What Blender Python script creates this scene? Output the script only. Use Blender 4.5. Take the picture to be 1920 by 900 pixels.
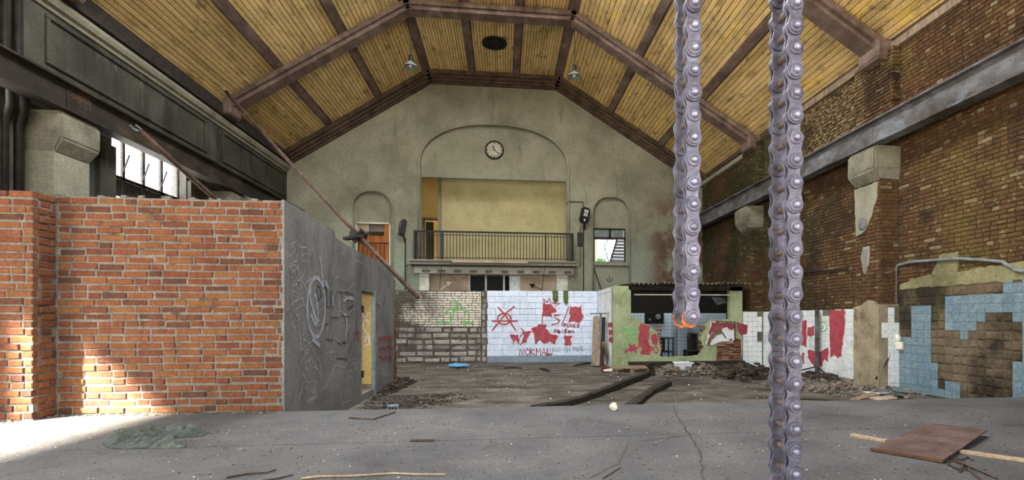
import bpy, bmesh, math, random
from mathutils import Vector, Matrix, noise
from mathutils.geometry import tessellate_polygon

for o in list(bpy.data.objects):
    bpy.data.objects.remove(o)
SC = bpy.context.scene
COL = SC.collection
rnd = random.Random(7)

# ------------------------------------------------------------------ camera
F_PX, CX, CY = 950.0, 1054.0, 600.0          # focal length and principal point of the 1920x900 frame
YAW = math.radians(6.55)
CAM_Z = 1.42
cam_data = bpy.data.cameras.new('camera')
cam_data.sensor_fit = 'HORIZONTAL'
cam_data.sensor_width = 36.0
cam_data.lens = 36.0 * F_PX / 1920.0
cam_data.shift_x = -(CX - 960.0) / 1920.0
cam_data.shift_y = (CY - 450.0) / 1920.0
cam_data.clip_start = 0.05
cam_data.clip_end = 200
cam = bpy.data.objects.new('camera', cam_data)
cam.location = (0, 0, CAM_Z)
cam.rotation_euler = (math.radians(90), 0, -YAW)
COL.objects.link(cam)
SC.camera = cam

# ------------------------------------------------------------------ world, sun, window daylight, added overhead and gateway fill
SC.view_settings.view_transform = 'Standard'
SC.view_settings.look = 'None'
SC.view_settings.gamma = 1.0
SC.view_settings.use_curve_mapping = False
SC.view_settings.exposure = 0.40

world = bpy.data.worlds.new('overcast_sky')
SC.world = world
world.use_nodes = True
wn = world.node_tree.nodes
wn['Background'].inputs[0].default_value = (0.93, 0.97, 1.0, 1)
wn['Background'].inputs[1].default_value = 3.0

def lamp(name, kind, loc, rot, energy, color=(1, 1, 1), **kw):
    d = bpy.data.lights.new(name, kind)
    d.energy = energy
    d.color = color
    for k, v in kw.items():
        setattr(d, k, v)
    o = bpy.data.objects.new(name, d)
    o.location = loc
    o.rotation_euler = rot
    COL.objects.link(o)
    return o

SUN_DIR = Vector((0.72, 0.69, -0.68)).normalized()
sun = lamp('sun', 'SUN', (-20, -10, 12), (0, 0, 0), 85.0, (1.0, 0.90, 0.74), angle=math.radians(3.0))
sun.rotation_euler = SUN_DIR.to_track_quat('-Z', 'Y').to_euler()
lamp('overhead_fill', 'AREA', (-0.35, 7.6, 10.72), (0, 0, 0), 1750.0, (0.93, 0.96, 1.0),  # added overhead fill just below the unseen skylight
     shape='RECTANGLE', size=4.1, size_y=11.6)
lamp('gateway_fill', 'AREA', (0, -5.2, 3.9), (math.radians(128), 0, 0), 520.0, (0.96, 0.98, 1.0),  # added fill inside the gateway, tilted up to brighten the ceiling
     shape='RECTANGLE', size=13.0, size_y=5.0)
lamp('side_window_daylight', 'AREA', (-7.80, 0.9, 1.75), (0, math.radians(-90), 0), 420.0, (1.0, 0.97, 0.9),
     shape='RECTANGLE', size=2.5, size_y=4.6)
for _y in (7.35, 12.41, 17.3):
    lamp('window_daylight', 'AREA', (-8.35, _y, 4.3), (0, math.radians(-90), 0), 420.0, (0.97, 0.98, 1.0), shape='RECTANGLE', size=2.6, size_y=2.6)
SC.cycles.max_bounces = 8
SC.cycles.diffuse_bounces = 5

# ------------------------------------------------------------------ measuring helpers (photo pixel -> point on a real plane)
_c, _s = math.cos(YAW), math.sin(YAW)

def ray(px, py):
    a, b = (px - CX) / F_PX, (CY - py) / F_PX
    return Vector((_c * a + _s, -_s * a + _c, b))

def onY(px, py, Y):
    d = ray(px, py); t = Y / d.y
    return d.x * t, CAM_Z + d.z * t

def onX(px, py, X):
    d = ray(px, py); t = X / d.x
    return d.y * t, CAM_Z + d.z * t

def onZ(px, py, z):
    d = ray(px, py); t = (z - CAM_Z) / d.z
    return d.x * t, d.y * t

def to_px(p):
    x, y, z = p
    dep = x * _s + y * _c
    return CX + F_PX * (x * _c - y * _s) / dep, CY - F_PX * (z - CAM_Z) / dep

# ------------------------------------------------------------------ mesh helpers
def bx(bm, x0, x1, y0, y1, z0, z1, mat=None, jit=0.0):
    x0, x1 = min(x0, x1), max(x0, x1); y0, y1 = min(y0, y1), max(y0, y1); z0, z1 = min(z0, z1), max(z0, z1)
    co = [(x0, y0, z0), (x1, y0, z0), (x1, y1, z0), (x0, y1, z0), (x0, y0, z1), (x1, y0, z1), (x1, y1, z1), (x0, y1, z1)]
    vs = []
    for p in co:
        v = Vector(p)
        if jit:
            v += Vector((rnd.uniform(-jit, jit), rnd.uniform(-jit, jit), rnd.uniform(-jit, jit)))
        vs.append(bm.verts.new(mat @ v if mat else v))
    for f in ((0, 3, 2, 1), (4, 5, 6, 7), (0, 1, 5, 4), (1, 2, 6, 5), (2, 3, 7, 6), (3, 0, 4, 7)):
        bm.faces.new([vs[i] for i in f])
    return vs

def tube(bm, pts, r, n=8, cap=True):
    pts = [Vector(p) for p in pts]
    rs = r if isinstance(r, (list, tuple)) else [r] * len(pts)
    rings = []
    up = None
    for i, p in enumerate(pts):
        t = (pts[min(i + 1, len(pts) - 1)] - pts[max(i - 1, 0)]).normalized()
        ref = Vector((0, 0, 1)) if abs(t.z) < 0.9 else Vector((1, 0, 0))
        if up is not None:
            a = (up - t * up.dot(t)).normalized()
        else:
            a = t.cross(ref).normalized()
        up = a
        b = t.cross(a)
        rings.append([bm.verts.new(p + (a * math.cos(k * 2 * math.pi / n) + b * math.sin(k * 2 * math.pi / n)) * rs[i]) for k in range(n)])
    for i in range(len(rings) - 1):
        for k in range(n):
            bm.faces.new((rings[i][k], rings[i][(k + 1) % n], rings[i + 1][(k + 1) % n], rings[i + 1][k]))
    if cap:
        bm.faces.new(rings[0][::-1]); bm.faces.new(rings[-1])

def bar(bm, p0, p1, w, h):
    """rectangular bar between two points"""
    p0, p1 = Vector(p0), Vector(p1)
    z = (p1 - p0); L = z.length; z.normalize()
    ref = Vector((0, 0, 1)) if abs(z.z) < 0.95 else Vector((1, 0, 0))
    x = z.cross(ref).normalized(); y = z.cross(x)
    m = Matrix((x, y, z)).transposed().to_4x4(); m.translation = p0
    bx(bm, -w / 2, w / 2, -h / 2, h / 2, 0, L, m)

def lathe(bm, prof, loc, axis='Z', n=24, close=False):
    """prof: list of (r, h) revolved about an axis through loc"""
    rings = []
    for r, h in prof:
        ring = []
        for k in range(n):
            a = 2 * math.pi * k / n
            u, v = r * math.cos(a), r * math.sin(a)
            if axis == 'Z': p = (u, v, h)
            elif axis == 'Y': p = (u, h, v)
            else: p = (h, u, v)
            ring.append(bm.verts.new(Vector(loc) + Vector(p)))
        rings.append(ring)
    for i in range(len(rings) - 1):
        for k in range(n):
            bm.faces.new((rings[i][k], rings[i][(k + 1) % n], rings[i + 1][(k + 1) % n], rings[i + 1][k]))
    if prof[0][0] > 1e-4: bm.faces.new(rings[0][::-1])
    if prof[-1][0] > 1e-4: bm.faces.new(rings[-1])

def slab(bm, outline, holes, frame, w0, w1):
    """2-D outline with holes, extruded from depth w0 to w1; frame(u, v, w) -> xyz"""
    loops = [outline] + list(holes)
    tris = tessellate_polygon([[Vector((p[0], p[1], 0)) for p in l] for l in loops])
    flat = [p for l in loops for p in l]
    a = [bm.verts.new(frame(p[0], p[1], w0)) for p in flat]
    b = [bm.verts.new(frame(p[0], p[1], w1)) for p in flat]
    for t in tris:
        try:
            bm.faces.new([a[i] for i in t]); bm.faces.new([b[i] for i in reversed(t)])
        except ValueError:
            pass
    k = 0
    for l in loops:
        n = len(l)
        for i in range(n):
            j = (i + 1) % n
            try:
                bm.faces.new((a[k + i], a[k + j], b[k + j], b[k + i]))
            except ValueError:
                pass
        k += n

FY = lambda Y: (lambda u, v, w: (u, Y + w, v))       # plane facing the camera end (u = x, v = z, w = depth away)
FXL = lambda X: (lambda u, v, w: (X - w, u, v))      # plane facing +X (u = y)
FXR = lambda X: (lambda u, v, w: (X + w, u, v))      # plane facing -X (u = y)
FZ = lambda Z: (lambda u, v, w: (u, v, Z - w))

def ribbons(bm, lines, width, frame, off=0.003):
    """flat paint strokes lying on a wall"""
    for q, ln in enumerate(lines):
        P = [Vector((p[0], p[1])) for p in ln]
        P = [p for i, p in enumerate(P) if i == 0 or (p - P[i - 1]).length > 1e-5]
        if len(P) < 2: continue
        e = width / 2
        k = off + 0.0006 * (q % 9)
        rows = []
        for i, p in enumerate(P):
            t = (P[min(i + 1, len(P) - 1)] - P[max(i - 1, 0)])
            if t.length < 1e-6: t = P[i] - P[i - 1]
            t.normalize()
            n = Vector((-t.y, t.x))
            c = p - t * e * 0.6 if i == 0 else (p + t * e * 0.6 if i == len(P) - 1 else p)
            m = 1.0
            if 0 < i < len(P) - 1:
                m = 1.0 / max(0.55, abs((P[i + 1] - P[i]).normalized().dot(t)))
            kk = k + 0.00012 * i
            rows.append((bm.verts.new(frame(c.x - n.x * e * m, c.y - n.y * e * m, -kk)), bm.verts.new(frame(c.x + n.x * e * m, c.y + n.y * e * m, -kk))))
        for a, b in zip(rows[:-1], rows[1:]):
            bm.faces.new((a[0], b[0], b[1], a[1]))

def rough_poly(pts, step=0.05, amp=0.02, seed=0):
    """subdivide and roughen an outline"""
    out = []
    r = random.Random(seed)
    n = len(pts)
    for i in range(n):
        a, b = Vector(pts[i]), Vector(pts[(i + 1) % n])
        k = max(1, int((b - a).length / step))
        for j in range(k):
            p = a.lerp(b, j / k)
            out.append((p.x + r.uniform(-amp, amp), p.y + r.uniform(-amp, amp)))
    return out

def finish(bm):
    bmesh.ops.recalc_face_normals(bm, faces=bm.faces)

def props(o, label=None, cat=None, group=None, kind=None):
    if label: o['label'] = label
    if cat: o['category'] = cat
    if group: o['group'] = group
    if kind: o['kind'] = kind
    return o

def attach(o, parent):
    if parent is not None:
        o.parent = parent
        o.matrix_parent_inverse = Matrix.Translation(parent.location).inverted()
    COL.objects.link(o)

def obj(name, bm, mat, parent=None, label=None, cat=None, group=None, kind=None, smooth=False, normals=True):
    if normals: finish(bm)
    me = bpy.data.meshes.new(name)
    bm.to_mesh(me); bm.free()
    if smooth:
        for p in me.polygons: p.use_smooth = True
    me.materials.append(mat)
    o = bpy.data.objects.new(name, me)
    attach(o, parent)
    return props(o, label, cat, group, kind)

def thing(name, label, cat, loc=(0, 0, 0), group=None, kind=None):
    o = bpy.data.objects.new(name, None)
    o.location = loc
    o.empty_display_size = 0.1
    COL.objects.link(o)
    return props(o, label, cat, group, kind)

def one(fn, *a, **k):
    bm = bmesh.new(); fn(bm, *a, **k); return bm

# ---- pieces: bricks, tiles, planks: shared chamfered boxes, front towards local -Y
_piece_cache = {}

def piece_verts(w, d, h, c, var):
    r = random.Random(var * 91 + 5)
    j = lambda: r.uniform(-0.25, 0.25) * c
    W, D, H = w / 2, d / 2, h / 2
    back = [(-W, D, -H), (W, D, -H), (W, D, H), (-W, D, H)]
    mid = [(-W, -D + c, -H), (W, -D + c, -H), (W, -D + c, H), (-W, -D + c, H)]
    fr = [(-W + c + j(), -D + j() * .5, -H + c + j()), (W - c + j(), -D + j() * .5, -H + c + j()),
          (W - c + j(), -D + j() * .5, H - c + j()), (-W + c + j(), -D + j() * .5, H - c + j())]
    faces = [(8, 9, 10, 11)]
    for k in range(4):
        n = (k + 1) % 4
        faces.append((k, n, 4 + n, 4 + k)); faces.append((4 + k, 4 + n, 8 + n, 8 + k))
    return back + mid + fr, faces

def piece_mesh(name, w, d, h, c, var, mat):
    key = (name, round(w, 3), round(d, 3), round(h, 3), round(c, 4), var, mat.name)
    if key not in _piece_cache:
        v, f = piece_verts(key[1], key[2], key[3], key[4], var)
        me = bpy.data.meshes.new(name)
        me.from_pydata(v, [], f)
        me.materials.append(mat)
        _piece_cache[key] = me
    return _piece_cache[key]

def pieces(parent, name, lst, mat, nmax=300, chamfer=0.006, variants=3, label=None):
    """lst of (Matrix, w, d, h): the nmax that show largest become objects, the rest one joined part"""
    def size(e):
        p = e[0].translation
        dep = max(0.3, p.x * _s + p.y * _c)
        u, v = to_px(p) if dep > 0.3 else (-999, -999)
        seen = 1.0 if (-20 < u < 1940 and -20 < v < 920) else 0.02
        return e[1] * e[3] / dep ** 2 * seen
    lst = sorted(lst, key=size, reverse=True)
    for e in lst[:nmax]:
        me = piece_mesh(name, e[1], e[2], e[3], chamfer, rnd.randrange(variants), mat)
        o = bpy.data.objects.new(name, me)
        o.matrix_world = e[0]
        attach(o, parent)
        if label: o['label'] = label
    rest = lst[nmax:]
    if rest:
        V, Fc, T = [], [], []
        for e in rest:
            v, f = piece_verts(e[1], e[2], e[3], chamfer, rnd.randrange(variants))
            k = len(V)
            V += [e[0] @ Vector(p) for p in v]
            Fc += [tuple(i + k for i in q) for q in f]
            T += [rnd.random()] * len(f)
        me = bpy.data.meshes.new(name + '_field')
        me.from_pydata(V, [], Fc)
        at = me.attributes.new('tint', 'FLOAT', 'FACE')
        at.data.foreach_set('value', T)
        me.materials.append(mat)
        o = bpy.data.objects.new(name + '_field', me)
        attach(o, parent)
        o['kind'] = 'stuff'

def mY(x, y, z, tilt=0.0):
    return Matrix.Translation((x, y, z)) @ Matrix.Rotation(tilt, 4, 'Y')
def mXL(x, y, z):     # faces +X
    return Matrix.Translation((x, y, z)) @ Matrix.Rotation(math.pi / 2, 4, 'Z')
def mXR(x, y, z):     # faces -X
    return Matrix.Translation((x, y, z)) @ Matrix.Rotation(-math.pi / 2, 4, 'Z')

def courses(u0, u1, v0, v1, ch, lens, gap, r, keep=None, jit=0.003):
    """brick layout: yields (uc, vc, w, h)"""
    out = []
    n = int(round((v1 - v0) / ch))
    for i in range(n):
        va, vb = v0 + i * ch, v0 + (i + 1) * ch
        u = u0 - (lens[0] * (0.5 if i % 2 else 0.0)) + r.uniform(-0.03, 0.03)
        head = (i % 2)
        while u < u1:
            L = lens[0] if r.random() < lens[2] else lens[1]
            L += r.uniform(-0.006, 0.006)
            a, b = max(u, u0), min(u + L, u1)
            if b - a > 0.05:
                uc, vc = (a + b) / 2, (va + vb) / 2 + r.uniform(-jit, jit)
                if keep is None or keep(uc, vc):
                    out.append((uc, vc, b - a - gap + r.uniform(-.003, .001), ch - gap + r.uniform(-.004, .001)))
            u += L
    return out
# ------------------------------------------------------------------ materials
def hx(h):
    h = h.lstrip('#')
    v = [int(h[i:i + 2], 16) / 255 for i in (0, 2, 4)]
    return tuple((c / 12.92 if c <= 0.04045 else ((c + 0.055) / 1.055) ** 2.4) for c in v) + (1.0,)

def ramp(nt, stops):
    n = nt.nodes.new('ShaderNodeValToRGB')
    e = n.color_ramp.elements
    while len(e) < len(stops): e.new(0.5)
    for k, (p, c) in enumerate(stops):
        e[k].position = p
        e[k].color = hx(c) if isinstance(c, str) else c
    return n

GAIN = {'worn_concrete': (0.45, 0.455, 0.47), 'grey_olive_plaster': (0.76, 0.78, 0.80), 'orange_red_brick': (0.40, 0.37, 0.31), 'grey_mortar': 0.44, 'white_painted_block': (0.93, 1.0, 1.08), 'weathered_brown_brick': (0.44, 0.40, 0.33), 'streaked_grey_plaster': 0.52,
        'weathered_corbel_concrete': 0.5, 'pale_plaster': 0.6, 'dark_brown_beam': 1.45, 'soot_brown_moulding': 1.0, 'mossy_olive_plaster': 0.75, 'brown_rusty_sheet': 0.75, 'pale_lath_wood': 0.8, 'pale_blue_glazed_tile': (0.70, 0.70, 0.72), 'rust_brown_iron': 0.5, 'dirty_white_frame': 1.3, 'orange_brown_boards': 0.8, 'rubble_mix': 0.75, 'small_chain_boss_steel': (1.1, 1.12, 1.28), 'warm_yellow_paint': 1.1,
        'weathered_chain_steel': (0.62, 0.63, 0.74), 'grey_green_cloth': (0.42, 0.40, 0.40), 'brown_tile_bedding': 0.68, 'yellow_plaster': 0.92, 'pale_green_plaster': (0.85, 0.86, 0.8), 'blue_grey_steel_beam': 0.8, 'dusty_floor': (0.60, 0.61, 0.62)}

def mk(name, stops, scale=2.0, detail=8, nrough=0.62, rough=0.85, metal=0.0, bump=0.25, bscale=60, stretch=(1, 1, 1),
       tint=None, tmix=0.6, dirt=(), spec=0.3, bdist=0.01, local=False, grain=0.38, grain_s=34):
    m = bpy.data.materials.new(name)
    m.use_nodes = True
    nt = m.node_tree
    N, L = nt.nodes, nt.links
    bs = N['Principled BSDF']
    bs.inputs['Roughness'].default_value = rough
    bs.inputs['Metallic'].default_value = metal
    bs.inputs['Specular IOR Level'].default_value = spec
    if local:
        tc = N.new('ShaderNodeTexCoord'); pos = tc.outputs['Object']
    else:
        ge = N.new('ShaderNodeNewGeometry'); pos = ge.outputs['Position']
    def noise_of(sc, st=(1, 1, 1), det=8, ro=0.62, off=0.0):
        mp = N.new('ShaderNodeMapping'); mp.inputs['Scale'].default_value = st
        mp.inputs['Location'].default_value = (off, off * 1.7, off * .6)
        L.new(pos, mp.inputs['Vector'])
        nn = N.new('ShaderNodeTexNoise')
        nn.inputs['Scale'].default_value = sc; nn.inputs['Detail'].default_value = det; nn.inputs['Roughness'].default_value = ro
        L.new(mp.outputs[0], nn.inputs['Vector'])
        return nn
    n1 = noise_of(scale, stretch, detail, nrough)
    r1 = ramp(nt, stops)
    L.new(n1.outputs['Fac'], r1.inputs['Fac'])
    col = r1.outputs['Color']
    def mix(fac, a, b, mode='MIX'):
        x = N.new('ShaderNodeMix'); x.data_type = 'RGBA'; x.blend_type = mode
        if hasattr(fac, 'links'): L.new(fac, x.inputs['Factor'])
        else: x.inputs['Factor'].default_value = fac
        for s_, v in ((x.inputs['A'], a), (x.inputs['B'], b)):
            if hasattr(v, 'links'): L.new(v, s_)
            else: s_.default_value = hx(v) if isinstance(v, str) else v
        return x.outputs['Result']
    if tint:
        oi = N.new('ShaderNodeObjectInfo')
        at = N.new('ShaderNodeAttribute'); at.attribute_name = 'tint'
        ad = N.new('ShaderNodeMath'); ad.operation = 'ADD'
        L.new(oi.outputs['Random'], ad.inputs[0]); L.new(at.outputs['Fac'], ad.inputs[1])
        fr = N.new('ShaderNodeMath'); fr.operation = 'FRACT'; L.new(ad.outputs[0], fr.inputs[0])
        r2 = ramp(nt, tint); r2.color_ramp.interpolation = 'LINEAR'
        L.new(fr.outputs[0], r2.inputs['Fac'])
        col = mix(tmix, col, r2.outputs['Color'])
    for k, dd in enumerate(dirt):
        # dict(c colour, s scale, lo, hi, st stretch, a amount, zone=(axis, v0, v1))
        nn = noise_of(dd.get('s', 1.0), dd.get('st', (1, 1, 1)), dd.get('det', 8), dd.get('ro', 0.65), 3.1 * (k + 1))
        mr = N.new('ShaderNodeMapRange')
        mr.inputs['From Min'].default_value = dd.get('lo', 0.5); mr.inputs['From Max'].default_value = dd.get('hi', 0.65)
        mr.inputs['To Max'].default_value = dd.get('a', 1.0)
        L.new(nn.outputs['Fac'], mr.inputs['Value'])
        fac = mr.outputs[0]
        for zn in dd.get('zone', ()):
            sx = N.new('ShaderNodeSeparateXYZ'); L.new(pos, sx.inputs[0])
            m2 = N.new('ShaderNodeMapRange'); m2.interpolation_type = 'SMOOTHSTEP'
            m2.inputs['From Min'].default_value = zn[1]; m2.inputs['From Max'].default_value = zn[2]
            L.new(sx.outputs['XYZ'.index(zn[0])], m2.inputs['Value'])
            mu = N.new('ShaderNodeMath'); mu.operation = 'MULTIPLY'
            L.new(fac, mu.inputs[0]); L.new(m2.outputs[0], mu.inputs[1])
            fac = mu.outputs[0]
        col = mix(fac, col, dd['c'])
    if grain:
        gn = noise_of(grain_s, (1, 1, 1), 3, 0.8, 17.0)
        gr = N.new('ShaderNodeMapRange'); gr.inputs['From Min'].default_value = 0.3; gr.inputs['From Max'].default_value = 0.7
        gr.inputs['To Min'].default_value = 1 - grain; gr.inputs['To Max'].default_value = 1 + grain * 0.7
        L.new(gn.outputs['Fac'], gr.inputs['Value'])
        g = GAIN.get(name, 1.0)
        if g != 1.0:
            gm = N.new('ShaderNodeVectorMath'); gm.operation = 'MULTIPLY'
            gm.inputs[1].default_value = g if isinstance(g, tuple) else (g, g, g)
            L.new(col, gm.inputs[0]); col = gm.outputs[0]
        vm = N.new('ShaderNodeVectorMath'); vm.operation = 'SCALE'
        L.new(col, vm.inputs[0]); L.new(gr.outputs[0], vm.inputs['Scale'])
        col = vm.outputs[0]
    L.new(col, bs.inputs['Base Color'])
    if bump:
        nb = noise_of(bscale, (1, 1, 1), 6, 0.7, 9.0)
        b = N.new('ShaderNodeBump'); b.inputs['Strength'].default_value = bump; b.inputs['Distance'].default_value = bdist
        L.new(nb.outputs['Fac'], b.inputs['Height'])
        L.new(b.outputs[0], bs.inputs['Normal'])
    return m

def plain(name, c, rough=0.8, metal=0.0, c2=None, bump=0.15, scale=6):
    return mk(name, [(0.35, c), (0.68, c2 or c)], scale=scale, rough=rough, metal=metal, bump=bump)

M = {}
M['concrete'] = mk('worn_concrete', [(0.28, '#5e5c5c'), (0.5, '#7b7978'), (0.72, '#918e8c')], scale=1.3, bump=0.5, bscale=35, rough=0.8,
    dirt=[dict(c='#4c4846', s=0.9, lo=0.56, hi=0.74, a=0.65), dict(c='#3d3a37', s=7, lo=0.62, hi=0.72, a=0.75, st=(1, 2.2, 1)),
          dict(c='#b7b3ac', s=16, lo=0.68, hi=0.74, a=0.6), dict(c='#3a3633', s=24, lo=0.64, hi=0.72, a=0.8)])
M['dirt'] = mk('dusty_floor', [(0.3, '#4f4740'), (0.5, '#6f665c'), (0.72, '#948a7d')], scale=1.5, bump=0.8, bscale=25, rough=0.95,
    dirt=[dict(c='#2c2723', s=1.1, lo=0.49, hi=0.62, a=0.85, st=(0.5, 1.8, 1)), dict(c='#b0a697', s=9, lo=0.66, hi=0.74, a=0.6),
          dict(c='#2b2623', s=11, lo=0.6, hi=0.7, a=0.8, st=(0.5, 1.5, 1))])
M['plaster'] = mk('grey_olive_plaster', [(0.25, '#77755f'), (0.5, '#96937c'), (0.75, '#aaa78f')], scale=0.8, bump=0.5, bscale=45,
    dirt=[dict(c='#5a5849', s=0.35, lo=0.5, hi=0.72, a=0.6), dict(c='#c4c0aa', s=5.5, lo=0.69, hi=0.75, a=0.6),
          dict(c='#4a4638', s=2.2, lo=0.58, hi=0.74, a=0.45, st=(1.5, 1, 0.25)),
          dict(c='#93a08c', s=0.5, lo=0.35, hi=0.6, a=0.6, zone=[('Z', 5.6, 3.4)]),
          dict(c='#5f4030', s=0.9, lo=0.40, hi=0.52, a=0.95, zone=[('X', 5.3, 6.4), ('Z', 7.2, 5.0)])])
M['plaster_dark'] = mk('streaked_grey_plaster', [(0.25, '#403f38'), (0.5, '#5c5a50'), (0.75, '#777467')], scale=0.9, bump=0.5, bscale=40,
    dirt=[dict(c='#2b2b28', s=1.3, lo=0.5, hi=0.68, a=0.75, st=(1, 1.2, 0.3)), dict(c='#aaa795', s=2.5, lo=0.6, hi=0.72, a=0.5, st=(1, 1.5, 0.3))])
M['plaster_pale'] = mk('pale_plaster', [(0.3, '#94927e'), (0.7, '#b4b19c')], scale=1.2, bump=0.35, bscale=40,
    dirt=[dict(c='#716f5e', s=1.5, lo=0.55, hi=0.72, a=0.7, st=(1, 1, 0.35))])
M['stone'] = mk('weathered_corbel_concrete', [(0.3, '#7b7866'), (0.5, '#9c9883'), (0.72, '#b5b19a')], scale=2.5, bump=0.5, bscale=30,
    dirt=[dict(c='#5a5a44', s=1.7, lo=0.52, hi=0.7, a=0.7)])
M['yellow'] = mk('yellow_plaster', [(0.25, '#a0966c'), (0.5, '#b5aa7e'), (0.75, '#c2b78c')], scale=0.9, bump=0.3, bscale=30,
    dirt=[dict(c='#8a8152', s=1.1, lo=0.55, hi=0.75, a=0.6), dict(c='#5d573c', s=9, lo=0.7, hi=0.75, a=0.6)])
M['yellow_warm'] = mk('warm_yellow_paint', [(0.3, '#c4a966'), (0.7, '#d8bf80')], scale=0.8, bump=0.2)
M['plank'] = mk('ochre_painted_planks', [(0.28, '#9a8458'), (0.46, '#cdb076'), (0.6, '#dfc286'), (0.74, '#ecd092')], scale=1.6, stretch=(1.6, 0.45, 1.6), bump=0.5, bscale=30,
    tint=[(0.0, '#a38c5e'), (0.35, '#d0b47a'), (0.7, '#dfc288'), (1.0, '#b59c6a')], tmix=0.5,
    dirt=[dict(c='#f0cd62', s=1.1, lo=0.56, hi=0.64, a=0.75, st=(2.2, 0.6, 2.2), zone=[('X', 0.5, 4.5)]),
          dict(c='#f0cf70', s=2.0, lo=0.60, hi=0.68, a=0.6, st=(2.5, 0.5, 2.5)),
          dict(c='#6e5d38', s=2.6, lo=0.54, hi=0.68, a=0.75, st=(2, 0.7, 2)), dict(c='#7a7048', s=0.6, lo=0.52, hi=0.7, a=0.55)])
M['beam'] = mk('dark_brown_beam', [(0.3, '#3a2f27'), (0.5, '#574840'), (0.75, '#75655a')], scale=3, stretch=(1, 0.5, 1), bump=0.4, bscale=40)
M['beam_dark'] = mk('soot_brown_moulding', [(0.3, '#2f261d'), (0.5, '#4a3d2f'), (0.75, '#65543f')], scale=3, bump=0.4, bscale=40)
M['red_brick'] = mk('orange_red_brick', [(0.25, '#7d4a38'), (0.5, '#a66a4a'), (0.75, '#bf8a64')], scale=9, bump=0.7, bscale=90, rough=0.9,
    tint=[(0.0, '#9c553b'), (0.2, '#b57c50'), (0.38, '#a5624a'), (0.55, '#bd8c58'), (0.7, '#a4644a'), (0.84, '#8d5040'), (0.93, '#644844'), (1.0, '#4d4144')], tmix=0.62,
    dirt=[dict(c='#5b4844', s=5, lo=0.62, hi=0.70, a=0.8, st=(1, 1, 0.35)), dict(c='#e0b78d', s=14, lo=0.64, hi=0.72, a=0.55)])
M['mortar'] = mk('grey_mortar', [(0.3, '#8f877c'), (0.7, '#bdb4a8')], scale=9, bump=1.0, bscale=45, rough=0.95,
    dirt=[dict(c='#5a4d44', s=4, lo=0.55, hi=0.66, a=0.8)])
M['cement'] = mk('dark_cement_render', [(0.3, '#555554'), (0.5, '#6b6b6a'), (0.72, '#7e7d7b')], scale=1.2, bump=0.4, bscale=50, rough=0.75,
    dirt=[dict(c='#3b3b3b', s=1.3, lo=0.52, hi=0.7, a=0.75, st=(1, 1.2, 0.3)), dict(c='#8f8d88', s=3, lo=0.62, hi=0.72, a=0.4, st=(1, 1.5, 0.3))])
M['wall_brick'] = mk('weathered_brown_brick', [(0.25, '#4d3826'), (0.5, '#745438'), (0.75, '#94744e')], scale=3.2, bump=0.9, bscale=70, rough=0.9,
    tint=[(0.0, '#5f4530'), (0.3, '#7a583a'), (0.5, '#876946'), (0.7, '#6a4a33'), (0.93, '#8c6c48'), (0.965, '#90744f'), (0.975, '#c4b898'), (1.0, '#d2c8ac')], tmix=0.6,
    dirt=[dict(c='#38271a', s=0.55, lo=0.5, hi=0.66, a=0.8), dict(c='#9a8a4a', s=0.6, lo=0.52, hi=0.66, a=0.6),
          dict(c='#3b4420', s=0.5, lo=0.42, hi=0.56, a=0.85, zone=[('Y', 10.2, 12.2)]),
          dict(c='#c9bf98', s=3.4, lo=0.5, hi=0.54, a=0.85, st=(1, 2.0, 5), zone=[('Y', 9.9, 10.7), ('Y', 15.5, 13.0), ('Z', 4.8, 5.8)]),  # paler bricks high up along this stretch of wall
          dict(c='#cfc39a', s=4.5, lo=0.6, hi=0.63, a=0.8, st=(1, 1.6, 4)),
          dict(c='#231a12', s=1.6, lo=0.56, hi=0.68, a=0.75)])
M['wall_mortar'] = mk('brown_mortar', [(0.3, '#2e241a'), (0.7, '#5a4a35')], scale=5, bump=1.0, bscale=40,
    dirt=[dict(c='#2e331b', s=0.5, lo=0.45, hi=0.6, a=0.7, zone=[('Y', 10.2, 12.2)])])
M['tile_blue'] = mk('pale_blue_glazed_tile', [(0.35, '#5b727b'), (0.5, '#7b939b'), (0.68, '#9bb0b5')], scale=26, detail=4, rough=0.3, bump=0.1, bscale=12, spec=0.5,
    tint=[(0.0, '#6e868f'), (0.5, '#84999f'), (0.85, '#738b95'), (0.94, '#668aa6'), (1.0, '#9aafb5')], tmix=0.45,
    dirt=[dict(c='#4a5a58', s=1.6, lo=0.56, hi=0.72, a=0.5)])
M['tile_bed'] = mk('brown_tile_bedding', [(0.28, '#463a2a'), (0.5, '#756650'), (0.74, '#978870')], scale=3.0, bump=1.0, bscale=40, rough=0.95,
    tint=[(0.0, '#6f6049'), (0.4, '#85785e'), (0.7, '#806a57'), (1.0, '#5c5340')], tmix=0.4,
    dirt=[dict(c='#2a2315', s=0.8, lo=0.44, hi=0.56, a=0.92), dict(c='#6d7040', s=1.1, lo=0.55, hi=0.7, a=0.5)])
M['tile_white'] = mk('white_glazed_tile', [(0.35, '#c6cacb'), (0.65, '#e3e6e4')], scale=6, rough=0.3, bump=0.08, spec=0.5,
    tint=[(0.0, '#d2d6d6'), (0.5, '#e6e8e4'), (0.8, '#c9cfd6'), (1.0, '#d3d8c8')], tmix=0.5,
    dirt=[dict(c='#8d8a7c', s=1.8, lo=0.55, hi=0.72, a=0.6)])
M['grout'] = plain('dark_grout', '#4a463e', c2='#77705f', bump=0.5)
M['white_block'] = mk('white_painted_block', [(0.3, '#bfc3cb'), (0.55, '#d8dbe2'), (0.75, '#e6e8ec')], scale=2.2, bump=0.5, bscale=40,
    tint=[(0, '#cfd3db'), (1, '#e2e5ea')], tmix=0.4,
    dirt=[dict(c='#8f9299', s=2.5, lo=0.6, hi=0.75, a=0.55)])
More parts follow.
